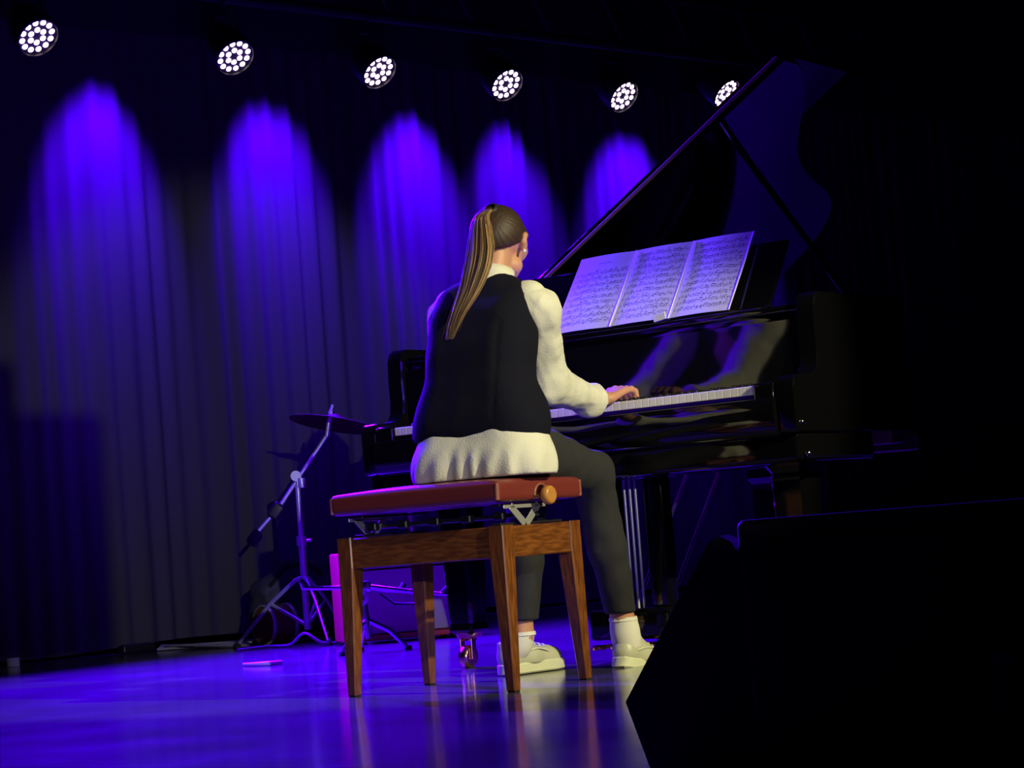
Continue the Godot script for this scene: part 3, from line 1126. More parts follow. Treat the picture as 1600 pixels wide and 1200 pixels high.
# ---------------------------------------------------------------- bench
func piano_bench() -> void:
	var t := thing("piano_bench", "adjustable mahogany piano bench with an oxblood leather seat", "bench", PIANO_AT, PIANO_TURN)
	var W: Material = mats.mahogany
	# tapered legs
	for q in [[-1.0, -1.0], [1.0, -1.0], [1.0, 1.0], [-1.0, 1.0]]:
		var st := new_st()
		st.set_smooth_group(-1)
		var cx: float = q[0] * 0.26
		var cs: float = q[1] * 0.166
		var ring := func(y: float, w: float) -> Array:
			var c := 0.003
			var x0 := cx
			var x1: float = cx - q[0] * w
			var s0 := cs
			var s1: float = cs - q[1] * w
			var dx: float = -q[0] * c
			var dz: float = -q[1] * c
			return [lp(x0, y, s0 + dz), lp(x0 + dx, y, s0), lp(x1 - dx, y, s0), lp(x1, y, s0 + dz), lp(x1, y, s1 - dz), lp(x1 - dx, y, s1), lp(x0 + dx, y, s1), lp(x0, y, s1 - dz)]
		var rings := [ring.call(0.004, 0.026), ring.call(0.32, 0.046), ring.call(0.397, 0.046)]
		for k in 2:
			var ctr: Vector3 = (rings[k][0] + rings[k][4] + rings[k + 1][0] + rings[k + 1][4]) / 4.0
			for m in 8:
				quad(st, rings[k][m], rings[k][(m + 1) % 8], rings[k + 1][(m + 1) % 8], rings[k + 1][m], ctr)
		for e in [0, 2]:
			var ctr: Vector3 = (rings[e][0] + rings[e][4]) / 2.0
			for m in 8:
				tri(st, ctr, rings[e][m], rings[e][(m + 1) % 8], ctr + Vector3(0, 1 if e == 0 else -1, 0))
		var leg := obj("leg", st, W, t)
		st = new_st()
		cbox(st, lp(cx - q[0] * 0.013, 0.002, cs - q[1] * 0.013), Vector3(0.022, 0.004, 0.022), 0.001)
		obj("foot_glide", st, mats.rubber, leg)
	for sy in [-1.0, 1.0]:
		var st := new_st(); cbox(st, lp(0, 0.357, sy * 0.151), Vector3(0.436, 0.076, 0.022), 0.003)
		obj("long_apron", st, mats.mahogany_long, t)
		st = new_st(); cbox(st, lp(sy * 0.245, 0.357, 0), Vector3(0.022, 0.076, 0.248), 0.003)
		obj("end_apron", st, mats.mahogany_end, t)
	# lift: rails, scissor plates, screw
	var st2 := new_st()
	for x in [-0.215, 0.215]:
		for y in [0.4, 0.446]:
			st2 = new_st(); cbox(st2, lp(x, y, 0), Vector3(0.03, 0.006, 0.26), 0.001)
			obj("lift_rail", st2, mats.black_paint, t)
	for x in [-0.243, 0.243]:
		st2 = new_st()
		cbox(st2, lp(x, 0.441, -0.045), Vector3(0.003, 0.009, 0.175), 0.001)
		for sd in [-1.0, 1.0]:
			var a := lp(x, 0.440, -0.045 + sd * 0.055)
			var b := lp(x, 0.400, -0.045 + sd * 0.006)
			var d := (b - a).normalized()
			cbox(st2, (a + b) / 2.0, Vector3(0.003, 0.02, a.distance_to(b) + 0.008), 0.001, Basis(Vector3.RIGHT, Vector3.RIGHT.cross(d) * -1.0, d))
		obj("scissor_plate", st2, mats.grey_steel, t)
	st2 = new_st()
	tube(st2, [lp(-0.25, 0.42, 0.0), lp(0.25, 0.42, 0.0)], [0.006], 8)
	for k in 5:
		cbox(st2, lp(-0.2 + k * 0.1, 0.42, -0.09), Vector3(0.03, 0.02, 0.02), 0.003)
	obj("lift_screw", st2, mats.black_paint, t)
	# cushion: a domed rounded box with an arched notch for the knob
	var knob := lp(0.28, 0.463, 0.0)
	var field := func(p: Vector3) -> float:
		var q := (p - Vector3(0, 0.479, 0)).abs()
		var dome := 0.012 * maxf(0.0, 1.0 - pow(absf(p.x) / 0.28, 3.0)) * maxf(0.0, 1.0 - pow(absf(p.z) / 0.19, 3.0)) if p.y > 0.47 else 0.0
		q -= Vector3(0.264, 0.026 + dome, 0.180) - Vector3.ONE * 0.013
		var d := q.max(Vector3.ZERO).length() + minf(maxf(q.x, maxf(q.y, q.z)), 0.0) - 0.013
		var c := p - knob
		var r := Vector2(c.y, c.z).length() if c.y > 0.0 else absf(c.z)
		var notch := maxf(r - 0.027, 0.235 - p.x)
		return maxf(d, -notch)
	mi("seat_cushion", sdf_commit([sdf_arrays([], 0.01, 0.0055, [], null, field, AABB(Vector3(-0.285, 0.435, -0.2), Vector3(0.57, 0.1, 0.4)))]), mats.oxblood_leather, t)
	for x in [-0.258, 0.258]:
		for s in [-0.174, 0.174]:
			st2 = new_st(); tube(st2, [lp(x, 0.458, s), lp(x, 0.498, s)], [0.0065], 8)
			obj("corner_piping", st2, mats.leather_piping, t)
	st2 = new_st()
	var arch := []
	for k in 13:
		var a := PI * k / 12.0
		arch.append(knob + Vector3(-0.0165, 0.001 + sin(a) * 0.028, cos(a) * 0.028))
	tube(st2, arch, [0.004], 6)
	obj("notch_piping", st2, mats.leather_piping, t)
	st2 = new_st()
	var kx := Transform3D(Basis(Vector3.BACK, -PI / 2), knob + Vector3(0.006, 0, 0))
	lathe(st2, [[0.0, -0.045, 1], [0.008, -0.045], [0.008, -0.016], [0.016, -0.014], [0.0225, -0.009], [0.0235, 0.0], [0.0225, 0.007], [0.018, 0.011], [0.010, 0.0095], [0.0, 0.009]], 24, kx)
	obj("height_knob", st2, mats.knob_wood, t)

# ---------------------------------------------------------------- the pianist
func finger_chain(out: Array, pts: Array, r0: float, r1: float) -> void:
	for i in pts.size() - 1:
		out.append(cap(pts[i], pts[i + 1], lerpf(r0, r1, float(i) / (pts.size() - 1)), lerpf(r0, r1, float(i + 1) / (pts.size() - 1))))

func hand_prims(w: Vector3, side: float) -> Array:
	# wrist at w, reaching forward over the keys; side +1 right hand, -1 left hand
	var o := []
	var v := func(x: float, y: float, s: float) -> Vector3: return w + lp(x * side, y, s)
	var fx := [-0.022, -0.006, 0.010, 0.026]       # index, middle, ring, little
	var len := [0.95, 1.0, 0.95, 0.78]
	for i in 4:
		var x: float = fx[i]
		var l: float = len[i]
		o.append(cap(v.call(x * 0.55, 0.002, 0.012), v.call(x, 0.028 - absf(i - 1.2) * 0.003, 0.066), 0.0135, 0.0095))
		finger_chain(o, [v.call(x, 0.028 - absf(i - 1.2) * 0.003, 0.066), v.call(x * 1.12, 0.032 - i * 0.002, 0.066 + 0.034 * l), v.call(x * 1.22, 0.02, 0.066 + 0.053 * l), v.call(x * 1.26, 0.0035, 0.066 + 0.061 * l)], 0.0088, 0.0062)
	finger_chain(o, [v.call(-0.014, 0.0, 0.016), v.call(-0.034, 0.0, 0.042), v.call(-0.043, 0.0, 0.066), v.call(-0.042, 0.001, 0.088)], 0.0125, 0.0072)
	o.append(cap(v.call(0, 0, -0.05), v.call(0, 0.002, 0.012), 0.021, 0.019))
	return o

func person() -> void:
	var t := thing("person", "person seated on the bench playing piano, dark vest, cream shirt, long ponytail", "person", PIANO_AT, PIANO_TURN)
	# joints
	var hipR := lp(0.195, 0.592, 0.0)
	var hipL := lp(0.03, 0.592, 0.0)
	var kneeR := lp(0.148, 0.517, 0.395)
	var kneeL := lp(-0.055, 0.515, 0.39)
	var ankR := lp(0.112, 0.118, 0.548)
	var ankL := lp(-0.115, 0.1, 0.395)
	var shR := lp(0.222, 0.958, 0.075)
	var shL := lp(-0.018, 0.962, 0.07)
	var elR := lp(0.178, 0.756, 0.2)
	var elL := lp(-0.145, 0.745, 0.2)
	var wrR := lp(0.165, 0.714, 0.45)
	var wrL := lp(-0.16, 0.714, 0.45)
	var neck0 := lp(0.106, 0.985, 0.075)
	var head := lp(0.100, 1.116, 0.14)
	# ---- skin: one figure
	var core := [
		cap(hipL, hipR, 0.075, 0.075), cap(lp(0.06, 0.72, 0.0), lp(0.16, 0.72, 0.0), 0.06, 0.06), cap(lp(0.05, 0.88, 0.04), lp(0.16, 0.88, 0.04), 0.065, 0.065), cap(shL, shR, 0.026, 0.026), cap(lp(0.11, 0.6, 0.0), neck0, 0.07, 0.05),
		cap(shR, elR, 0.028, 0.028), cap(elR, wrR, 0.03, 0.022), cap(shL, elL, 0.028, 0.028), cap(elL, wrL, 0.032, 0.022),
		cap(hipR, kneeR, 0.062, 0.045), cap(kneeR, ankR, 0.043, 0.029), cap(hipL, kneeL, 0.062, 0.045), cap(kneeL, ankL, 0.043, 0.029),
		cap(ankR, ankR + lp(0.0, -0.045, 0.0), 0.027, 0.02), cap(ankL, ankL + lp(-0.024, -0.034, -0.007), 0.026, 0.02),
		cap(neck0, head + lp(0.0, -0.045, -0.015), 0.043, 0.041),
	]
	var hb := Basis(Vector3.UP, deg_to_rad(14.0)) * Basis(Vector3.RIGHT, deg_to_rad(-24.0))   # turned a little, bowed towards the keys
	var H := func(x: float, y: float, f: float) -> Vector3: return head + hb * Vector3(x, y, -f) * 0.88
	var hp := [
		cap(H.call(0, 0.016, -0.028), H.call(0, 0.014, 0.03), 0.072, 0.066), cap(H.call(0, -0.02, 0.035), H.call(0, -0.055, 0.045), 0.054, 0.042),
		cap(H.call(-0.03, -0.06, 0.03), H.call(0, -0.083, 0.066), 0.03, 0.018), cap(H.call(0.03, -0.06, 0.03), H.call(0, -0.083, 0.066), 0.03, 0.018),
		cap(H.call(0, 0.0, 0.09), H.call(0, -0.026, 0.107), 0.008, 0.011), cap(H.call(-0.014, -0.03, 0.094), H.call(0.014, -0.03, 0.094), 0.008, 0.008),
		cap(H.call(-0.018, -0.056, 0.086), H.call(0.018, -0.056, 0.086), 0.007, 0.007), cap(H.call(-0.04, 0.012, 0.08), H.call(0.04, 0.012, 0.08), 0.012, 0.012),
		cap(H.call(0.03, -0.004, 0.079), H.call(0.032, -0.004, 0.079), 0.012, 0.012), cap(H.call(-0.03, -0.004, 0.079), H.call(-0.032, -0.004, 0.079), 0.012, 0.012),
		cap(neck0 + lp(0, 0.03, 0.01), H.call(0, -0.05, -0.02), 0.042, 0.042),
	]
	for s in [-1.0, 1.0]:
		var er := [H.call(s * 0.071, -0.028, 0.004), H.call(s * 0.078, -0.012, -0.012), H.call(s * 0.082, 0.006, -0.016), H.call(s * 0.078, 0.017, -0.004), H.call(s * 0.071, 0.012, 0.008)]
		finger_chain(hp, er, 0.0062, 0.0045)
		hp.append(cap(H.call(s * 0.069, -0.01, 0.0), H.call(s * 0.07, 0.005, -0.004), 0.008, 0.008))
	for p in hp:
		p[2] *= 0.88
		p[3] *= 0.88
	var skin_list := [sdf_arrays(core, 0.03, 0.012), sdf_arrays(hp, 0.011, 0.0037), sdf_arrays(hand_prims(wrR + lp(0, -0.004, 0.01), 1.0), 0.006, 0.0032), sdf_arrays(hand_prims(wrL + lp(0, -0.004, 0.01), -1.0), 0.006, 0.0032)]
	mi("body", sdf_commit(skin_list), mats.skin, t)
	# ---- shirt: body, hem and sleeves
	var nz := FastNoiseLite.new()
	nz.seed = 11
	nz.frequency = 9.0
	nz.fractal_octaves = 3
	var shirt := [
		cap(lp(0.02, 0.565, -0.02), lp(0.205, 0.565, -0.012), 0.098, 0.094), cap(lp(0.015, 0.535, -0.02), lp(0.205, 0.535, -0.01), 0.1, 0.096), cap(lp(0.025, 0.64, -0.01), lp(0.19, 0.64, -0.005), 0.085, 0.085),
		cap(lp(0.04, 0.74, 0.0), lp(0.165, 0.74, 0.0), 0.068, 0.068), cap(lp(0.03, 0.87, 0.03), lp(0.175, 0.87, 0.03), 0.075, 0.075), cap(shL, shR, 0.045, 0.045), cap(lp(0.106, 0.95, 0.06), neck0 + lp(0, 0.02, 0.005), 0.06, 0.05),
	]
	var fold_hem := func(p: Vector3) -> float:
		var a := atan2(p.z + 0.0, p.x - 0.11)
		return 0.0045 * sin(a * 17.0 + p.y * 14.0 + 3.0 * nz.get_noise_3d(p.x * 0.6, p.y * 0.3, p.z * 0.6)) * clampf((0.60 - p.y) / 0.06, 0.0, 1.0) + 0.003 * nz.get_noise_3d(p.x, p.y * 0.5, p.z)
	var sh := sdf_arrays(shirt, 0.03, 0.0075, [[lp(0, 0.516, 0), Vector3.DOWN]], fold_hem)
	var crease := func(p: Vector3) -> float:
		return 0.009 * nz.get_noise_3d(p.x * 1.1, p.y * 0.55, p.z * 0.8) + 0.004 * nz.get_noise_3d(p.x * 2.4, p.y * 1.6, p.z * 1.6 + 7.0)
	var slR := [cap(shR + lp(-0.01, 0.0, 0), shR + lp(0.012, -0.03, 0.01), 0.049, 0.054), cap(shR + lp(0.012, -0.03, 0.01), elR + lp(0.0, 0.0, -0.01), 0.054, 0.052), cap(elR + lp(0, -0.008, -0.012), wrR + lp(-0.002, -0.008, -0.03), 0.053, 0.036), cap(wrR + lp(-0.002, -0.008, -0.06), wrR + lp(-0.002, -0.006, -0.02), 0.04, 0.038)]
	var dR := (wrR - elR).normalized()
	var slR_a := sdf_arrays(slR, 0.022, 0.0065, [[wrR - dR * 0.028, dR]], crease)
	var slL := [cap(shL + lp(0.01, 0, 0), shL + lp(-0.014, -0.03, 0.01), 0.054, 0.055), cap(shL + lp(-0.014, -0.03, 0.01), elL, 0.055, 0.05), cap(elL, wrL + lp(0, -0.006, -0.03), 0.05, 0.036)]
	var dL := (wrL - elL).normalized()
	var slL_a := sdf_arrays(slL, 0.022, 0.008, [[wrL - dL * 0.028, dL]], crease)
	var shirt_o := mi("shirt", sdf_commit([sh, slR_a, slL_a]), mats.linen_shirt, t)
	# stand collar
	var st := new_st()
	var cax := (H.call(0, -0.05, -0.02) - neck0).normalized() as Vector3
	lathe(st, [[0.056, -0.012], [0.054, 0.012], [0.050, 0.034], [0.0475, 0.034], [0.0475, -0.01]], 28, Transform3D(face_basis(cax), neck0 + cax * 0.028), 1.05, 1.0)
	obj("collar", st, mats.linen_shirt, shirt_o)
	# ---- vest
	var vest := [
		cap(lp(0.005, 0.645, -0.012), lp(0.207, 0.645, -0.006), 0.093, 0.09), cap(lp(0.02, 0.70, -0.008), lp(0.19, 0.70, -0.004), 0.084, 0.082), cap(lp(0.035, 0.76, 0.0), lp(0.172, 0.76, 0.0), 0.078, 0.077), cap(lp(0.03, 0.83, 0.015), lp(0.18, 0.83, 0.015), 0.081, 0.08),
		cap(lp(0.03, 0.9, 0.035), lp(0.18, 0.9, 0.035), 0.079, 0.076), cap(lp(0.02, 0.962, 0.06), lp(0.19, 0.958, 0.062), 0.054, 0.05), cap(lp(0.075, 0.985, 0.07), lp(0.14, 0.985, 0.07), 0.046, 0.046),
	]
	var vf := func(p: Vector3) -> float:
		var seam := -0.004 * exp(-pow((p.x - 0.205) / 0.004, 2.0)) if p.z > -0.02 and p.y < 0.9 and p.y > 0.655 else 0.0
		return 0.006 * nz.get_noise_3d(p.x * 0.5, p.y * 0.45, p.z * 0.5) - seam
	sdf("vest", vest, 0.035, 0.0075, mats.navy_knit, t, [[lp(0, 0.617, 0), Vector3(-0.05, -1, 0).normalized()], [neck0 + cax * 0.038, cax]], vf)
	# ---- trousers
	var tr := [
		cap(hipL, hipR, 0.078, 0.078), cap(hipR + lp(0.0, -0.004, 0.0), kneeR, 0.08, 0.06), cap(kneeR, kneeR.lerp(ankR, 0.5), 0.059, 0.05), cap(kneeR.lerp(ankR, 0.5), ankR, 0.05, 0.043),
		cap(hipL + lp(0, -0.004, 0), kneeL, 0.08, 0.06), cap(kneeL, kneeL.lerp(ankL, 0.5), 0.058, 0.05), cap(kneeL.lerp(ankL, 0.5), ankL, 0.05, 0.044),
	]
	var tf := func(p: Vector3) -> float: return 0.007 * nz.get_noise_3d(p.x * 0.8, p.y * 0.7, p.z * 0.8)
	sdf("trousers", tr, 0.02, 0.0085, mats.charcoal_denim, t, [[ankR + Vector3(0, 0.03, 0), Vector3(0, -1, -0.3).normalized()], [lp(0, 0.507, 0), Vector3.DOWN]] if false else [[lp(0, 0.143, 0), Vector3.DOWN]], tf)
	# ---- socks and shoes
	shoe(t, ankR, lp(0.11, 0.0, 0.502), Vector2(0.05, 0.999).normalized(), 11.0, -0.02)
	shoe(t, ankL, lp(-0.15, 0.0, 0.342), Vector2(0.1, 0.995).normalized(), 0.0, 0.0)
	# ---- hair
	var hg := part("hair", t)
	var hcap := [cap(H.call(0, 0.02, -0.032), H.call(0, 0.02, 0.022), 0.0705, 0.065), cap(H.call(0, -0.012, -0.045), H.call(0, 0.0, -0.03), 0.054, 0.059)]
	var hd := func(p: Vector3) -> float:
		var q := hb.inverse() * (p - head)
		var a := atan2(q.x, q.y - 0.03)
		return 0.0006 * sin(a * 34.0 + 3.0 * nz.get_noise_3d(q.x, q.y, q.z))
	var ha: Vector3 = H.call(0, -0.062, -0.075)
	var hn: Vector3 = (hb * Vector3(0, -0.16, -0.13)).normalized()
	mi("scalp_hair", sdf_commit([sdf_arrays(hcap, 0.02, 0.004, [[ha, hn]], hd)]), mats.hair_cap, hg)
	var root: Vector3 = H.call(0.004, 0.058, -0.097)
	st = new_st()
	var rdir: Vector3 = hb * Vector3(0, 0.35, 1.0)
	lathe(st, [[0.013, -0.008], [0.019, -0.006], [0.021, 0.0], [0.019, 0.006], [0.013, 0.008]], 16, Transform3D(face_basis(rdir), root))
	obj("hair_tie", st, mats.black_elastic, hg)
	ponytail(hg, root, hb)
	st = new_st()
	lathe(st, [[0.0, -0.005], [0.0035, -0.0035], [0.005, 0.0], [0.0035, 0.0035], [0.0, 0.005]], 12, Transform3D(Basis(), H.call(0.077, -0.034, 0.001)))
	obj("earring", st, mats.pearl, t)

func ponytail(parent: Node, root: Vector3, hb: Basis) -> void:
	var st := new_st()
	var r := RandomNumberGenerator.new()
	r.seed = 99
	var path := [root + hb * Vector3(0, -0.012, -0.03), root, lp(0.124, 1.172, 0.034), lp(0.135, 1.13, 0.012), lp(0.146, 1.065, -0.018), lp(0.136, 0.99, -0.05), lp(0.108, 0.92, -0.078), lp(0.088, 0.865, -0.092)]
	var wide := [0.006, 0.013, 0.030, 0.041, 0.043, 0.034, 0.020, 0.010]
	var deep := [0.005, 0.011, 0.015, 0.017, 0.016, 0.012, 0.008, 0.004]
	var curve := Curve3D.new()
	for i in path.size():
		var tan: Vector3 = (path[mini(i + 1, path.size() - 1)] - path[maxi(i - 1, 0)]) / 6.0
		curve.add_point(path[i], -tan, tan)
	var total := curve.get_baked_length()
	for k in 420:
		var a := r.randf() * TAU
		var q := sqrt(r.randf())
		var ox := cos(a) * q
		var oz := sin(a) * q
		var reach := r.randf_range(0.72, 1.0) if r.randf() < 0.6 else r.randf_range(0.9, 1.03)
		var ph := r.randf() * TAU
		var pts := []
		var rad := []
		var seg := 15
		var r0 := r.randf_range(0.0009, 0.0024)
		var stray := r.randf_range(-0.012, 0.012) if r.randf() < 0.15 else 0.0
		for i in seg + 1:
			var f := float(i) / seg * minf(reach, 1.0)
			var p := curve.sample_baked(f * total, true)
			var g := f * (path.size() - 1)
			var i0 := mini(int(g), path.size() - 2)
			var w := lerpf(wide[i0], wide[i0 + 1], g - i0)
			var d := lerpf(deep[i0], deep[i0 + 1], g - i0)
			pts.append(p + Vector3(ox * w + 0.004 * sin(f * 7.0 + ph) * f + stray * f * f, 0.0, oz * d + 0.003 * cos(f * 6.0 + ph) * f))
			rad.append(r0 * (1.0 if i < seg - 3 else (seg - i + 0.6) / 4.0))
		var b := r.randf()
		var dark := Vector3(0.055, 0.026, 0.014)
		var fair := Vector3(0.42, 0.25, 0.11)
		var c := dark.lerp(fair, pow(b, 1.7))
		st.set_color(Color(c.x, c.y, c.z))
		tube(st, pts, rad, 5, true)
	st.generate_normals()
	mi("ponytail", st.commit(), mats.hair, parent)

func shoe(t: Node, ank: Vector3, heel: Vector3, dir: Vector2, pitch: float, lift: float) -> void:
	# dir = (x, s) of the toes
	var sh := part("shoe", t)
	var f := lp(dir.x, 0, dir.y).normalized()
	var side := Vector3.UP.cross(f) * -1.0
	var b := Basis(side, Vector3.UP, f).rotated(side, -deg_to_rad(pitch))
	var P := func(x: float, y: float, z: float) -> Vector3: return heel + b * Vector3(x, y, z)
	# sole from a footprint
	var foot := PackedVector2Array()
	for k in [[0.0, 0.0], [0.022, 0.004], [0.033, 0.025], [0.034, 0.06], [0.033, 0.11], [0.042, 0.155], [0.043, 0.185], [0.034, 0.22], [0.014, 0.238], [-0.012, 0.239], [-0.032, 0.222], [-0.04, 0.19], [-0.038, 0.155], [-0.03, 0.11], [-0.032, 0.06], [-0.031, 0.025], [-0.02, 0.004]]:
		foot.append(Vector2(k[0], k[1]))
	var st := new_st()
	prism(st, foot, P.call(0, 0.002, 0), b.x, b.z, b.y, 0.03, 0.004, true)
	obj("sole", st, mats.pale_sole, sh)
	var up := [cap(P.call(0, 0.045, 0.034), P.call(0, 0.045, 0.1), 0.03, 0.034), cap(P.call(0.002, 0.042, 0.1), P.call(0.003, 0.036, 0.19), 0.036, 0.03), cap(P.call(0.003, 0.034, 0.18), P.call(0.0, 0.032, 0.208), 0.03, 0.026), cap(P.call(0, 0.05, 0.035), P.call(0, 0.083, 0.032), 0.031, 0.03), cap(P.call(0, 0.07, 0.07), P.call(0, 0.088, 0.06), 0.03, 0.026)]
	var upper := sdf("upper", up, 0.02, 0.0055, mats.pale_leather, sh, [[P.call(0, 0.094, 0.04), (b * Vector3(0, 1, -0.15)).normalized()], [P.call(0, 0.026, 0), -b.y]])
	st = new_st()
	for k in 5:
		var z := 0.085 + k * 0.019
		var y := 0.088 - k * 0.0042
		tube(st, [P.call(-0.02, y - 0.012, z), P.call(-0.008, y + 0.001, z + 0.003), P.call(0.008, y + 0.001, z + 0.004), P.call(0.02, y - 0.012, z)], [0.0028], 5)
	obj("laces", st, mats.white_sock, upper)
	st = new_st()
	for sx in [-1.0, 1.0]:
		var pts := []
		for k in 7:
			var z := 0.045 + k * 0.02
			pts.append(P.call(sx * (0.0335 + 0.003 * sin(k * 0.6)), 0.052 + 0.014 * sin(k * PI / 6.0), z))
		tube(st, pts, [0.003], 5)
	obj("side_stripe", st, mats.pale_sole, upper)
	st = new_st()
	var low: Vector3 = P.call(0, 0.06, 0.045)
	var d := (ank + Vector3(0, 0.025, 0) - low).normalized()
	tube(st, [low, low.lerp(ank, 0.35), low.lerp(ank, 0.7), ank + Vector3(0, 0.014, 0)], [0.036, 0.041, 0.041, 0.037], 16, false)
	var sk := obj("sock", st, mats.white_sock, t)
	st = new_st()
	tube(st, [ank + Vector3(0, 0.004, 0), ank + Vector3(0, 0.014, 0)], [0.0395, 0.0385], 16, false)
	obj("cuff", st, mats.white_sock, sk)

# ---------------------------------------------------------------- drum corner
func drum_corner() -> void:
	# cymbal on a boom stand
	var base := wp(-0.915, 0, 9.3)
	var t := thing("cymbal_stand", "chrome tripod boom stand holding a dark cymbal beside the curtain", "cymbal stand", base)
	var L := func(x: float, h: float, d: float) -> Vector3: return wp(x, h, d) - base
	var st := new_st()
	tube(st, [L.call(-0.905, 0.06, 9.3), L.call(-0.905, 0.42, 9.3)], [0.014], 10)
	obj("lower_tube", st, mats.satin_steel, t)
	st = new_st()
	tube(st, [L.call(-0.905, 0.42, 9.3), L.call(-0.905, 0.68, 9.3)], [0.0105], 10)
	obj("upper_tube", st, mats.satin_steel, t)
	st = new_st(); lathe(st, [[0.0, -0.02, 1], [0.02, -0.02], [0.02, 0.02, 1], [0.0, 0.02]], 12, Transform3D(Basis(), L.call(-0.905, 0.42, 9.3)))
	cbox(st, L.call(-0.88, 0.42, 9.3), Vector3(0.03, 0.012, 0.01), 0.003)
	obj("collar", st, mats.satin_steel, t)
	st = new_st(); lathe(st, [[0.0, -0.022, 1], [0.022, -0.022], [0.022, 0.022, 1], [0.0, 0.022]], 12, Transform3D(Basis(Vector3.RIGHT, PI / 2), L.call(-0.907, 0.685, 9.3)))
	lathe(st, [[0.0, -0.02, 1], [0.016, -0.02], [0.016, 0.02, 1], [0.0, 0.02]], 10, Transform3D(Basis(), L.call(-0.885, 0.655, 9.28)))
	obj("tilter", st, mats.satin_steel, t)
	st = new_st()
	tube(st, [L.call(-1.075, 0.475, 9.3), L.call(-0.985, 0.565, 9.3), L.call(-0.77, 0.845, 9.3)], [0.008], 8)
	obj("boom_arm", st, mats.satin_steel, t)
	st = new_st(); rbox(st, L.call(-1.0, 0.55, 9.3), Vector3(0.05, 0.07, 0.04), 0.012, Basis(Vector3.BACK, -0.7))
	obj("counterweight", st, mats.black_paint, t)
	st = new_st()
	tube(st, [L.call(-0.77, 0.835, 9.3), L.call(-0.757, 0.905, 9.3), L.call(-0.738, 0.965, 9.3)], [0.011, 0.009, 0.006], 8)
	obj("post", st, mats.satin_steel, t)
	st = new_st(); lathe(st, [[0.0, -0.012, 1], [0.011, -0.012], [0.013, 0.0], [0.008, 0.012, 1], [0.0, 0.012]], 10, Transform3D(Basis(Vector3.BACK, -0.22), L.call(-0.745, 0.935, 9.3)))
	obj("wing_nut", st, mats.satin_steel, t)
	# legs: three, each a bar with a strut and a rubber foot
	for q in [[-1.215, 9.46], [-0.80, 9.02], [-0.77, 9.62]]:
		var leg := part("leg", t)
		st = new_st()
		var hub: Vector3 = L.call(-0.905, 0.275, 9.3)
		var foot: Vector3 = L.call(q[0], 0.012, q[1])
		var k := hub.lerp(foot, 0.5) + Vector3(0, 0.03, 0)
		tube(st, [hub, hub.lerp(k, 0.25) + Vector3(0, 0.012, 0), k, foot], [0.008, 0.009, 0.0095, 0.008], 6, true, 0.55)
		obj("bar", st, mats.satin_steel, leg)
		st = new_st()
		tube(st, [k, L.call(-0.905, 0.075, 9.3)], [0.008], 6, true, 0.5)
		obj("strut", st, mats.satin_steel, leg)
		st = new_st(); lathe(st, [[0.0, -0.012, 1], [0.014, -0.012], [0.013, 0.008], [0.0, 0.012]], 10, Transform3D(Basis(), foot))
		obj("rubber_foot", st, mats.rubber, leg)
	# cymbals
	cymbal(wp(-0.735, 0.895, 9.3), 0.186, Vector3(0.22, 1.0, -0.13), "wide dark cymbal tilted on the boom stand")
	var t2 := thing("cymbal_stand", "straight cymbal stand with a dark cymbal behind the piano's keyboard end", "cymbal stand", wp(-0.47, 0, 9.6))
	st = new_st(); tube(st, [Vector3(0, 0.06, 0), Vector3(0, 0.80, 0)], [0.011], 10)
	obj("tube", st, mats.satin_steel, t2)
	for k in 3:
		st = new_st()
		tube(st, [Vector3(0, 0.25, 0), Vector3(0.26 * cos(k * TAU / 3 + 0.4), 0.01, 0.26 * sin(k * TAU / 3 + 0.4))], [0.008], 6)
		obj("leg", st, mats.satin_steel, t2)
	cymbal(wp(-0.47, 0.79, 9.6), 0.18, Vector3(0.12, 1.0, 0.5), "dark cymbal steeply tilted behind the piano's keyboard end")
	snare_stand()
	amplifier()
	# soft bag and a small drum lying behind the stand
	var bag := [cap(Vector3(-0.13, 0.22, 0.02), Vector3(0.02, 0.27, 0), 0.06, 0.075), cap(Vector3(0.02, 0.27, 0), Vector3(0.2, 0.24, -0.02), 0.075, 0.07), cap(Vector3(-0.1, 0.1, 0), Vector3(0.22, 0.1, 0), 0.1, 0.1)]
	var nz := FastNoiseLite.new()
	nz.seed = 31
	nz.frequency = 6.0
	var bd := func(p: Vector3) -> float: return 0.03 * nz.get_noise_3dv(p)
	var bg := thing("equipment_bag", "slumped dark nylon equipment bag behind the cymbal stand", "bag", wp(-1.0, 0, 9.85))
	sdf("sack", bag, 0.05, 0.013, mats.bag_nylon, bg, [[Vector3(0, 0.004, 0), Vector3.DOWN]], bd)
	st = new_st(); tube(st, [Vector3(-0.1, 0.24, 0.09), Vector3(-0.03, 0.31, 0.1), Vector3(0.06, 0.33, 0.09), Vector3(0.13, 0.27, 0.1)], [0.009], 6, true, 0.5)
	obj("strap", st, mats.black_cloth, bg)
	var dr := thing("small_drum", "small brown wooden drum lying on its side in front of the dark bag", "drum", wp(-1.06, 0.085, 9.52), 0.0)
	var xf := Transform3D(Basis(Vector3.BACK, PI / 2).rotated(Vector3.UP, 0.7), Vector3.ZERO)
	st = new_st(); lathe(st, [[0.0, -0.06, 1], [0.078, -0.06, 1], [0.08, -0.055], [0.08, 0.055, 1], [0.078, 0.06, 1], [0.0, 0.06]], 24, xf)
	obj("shell", st, mats.drum_wood, dr)
	for y in [-0.055, 0.055]:
		st = new_st(); lathe(st, [[0.079, y - 0.008], [0.085, y - 0.006], [0.085, y + 0.006], [0.079, y + 0.008]], 24, xf)
		obj("hoop", st, mats.satin_steel, dr)

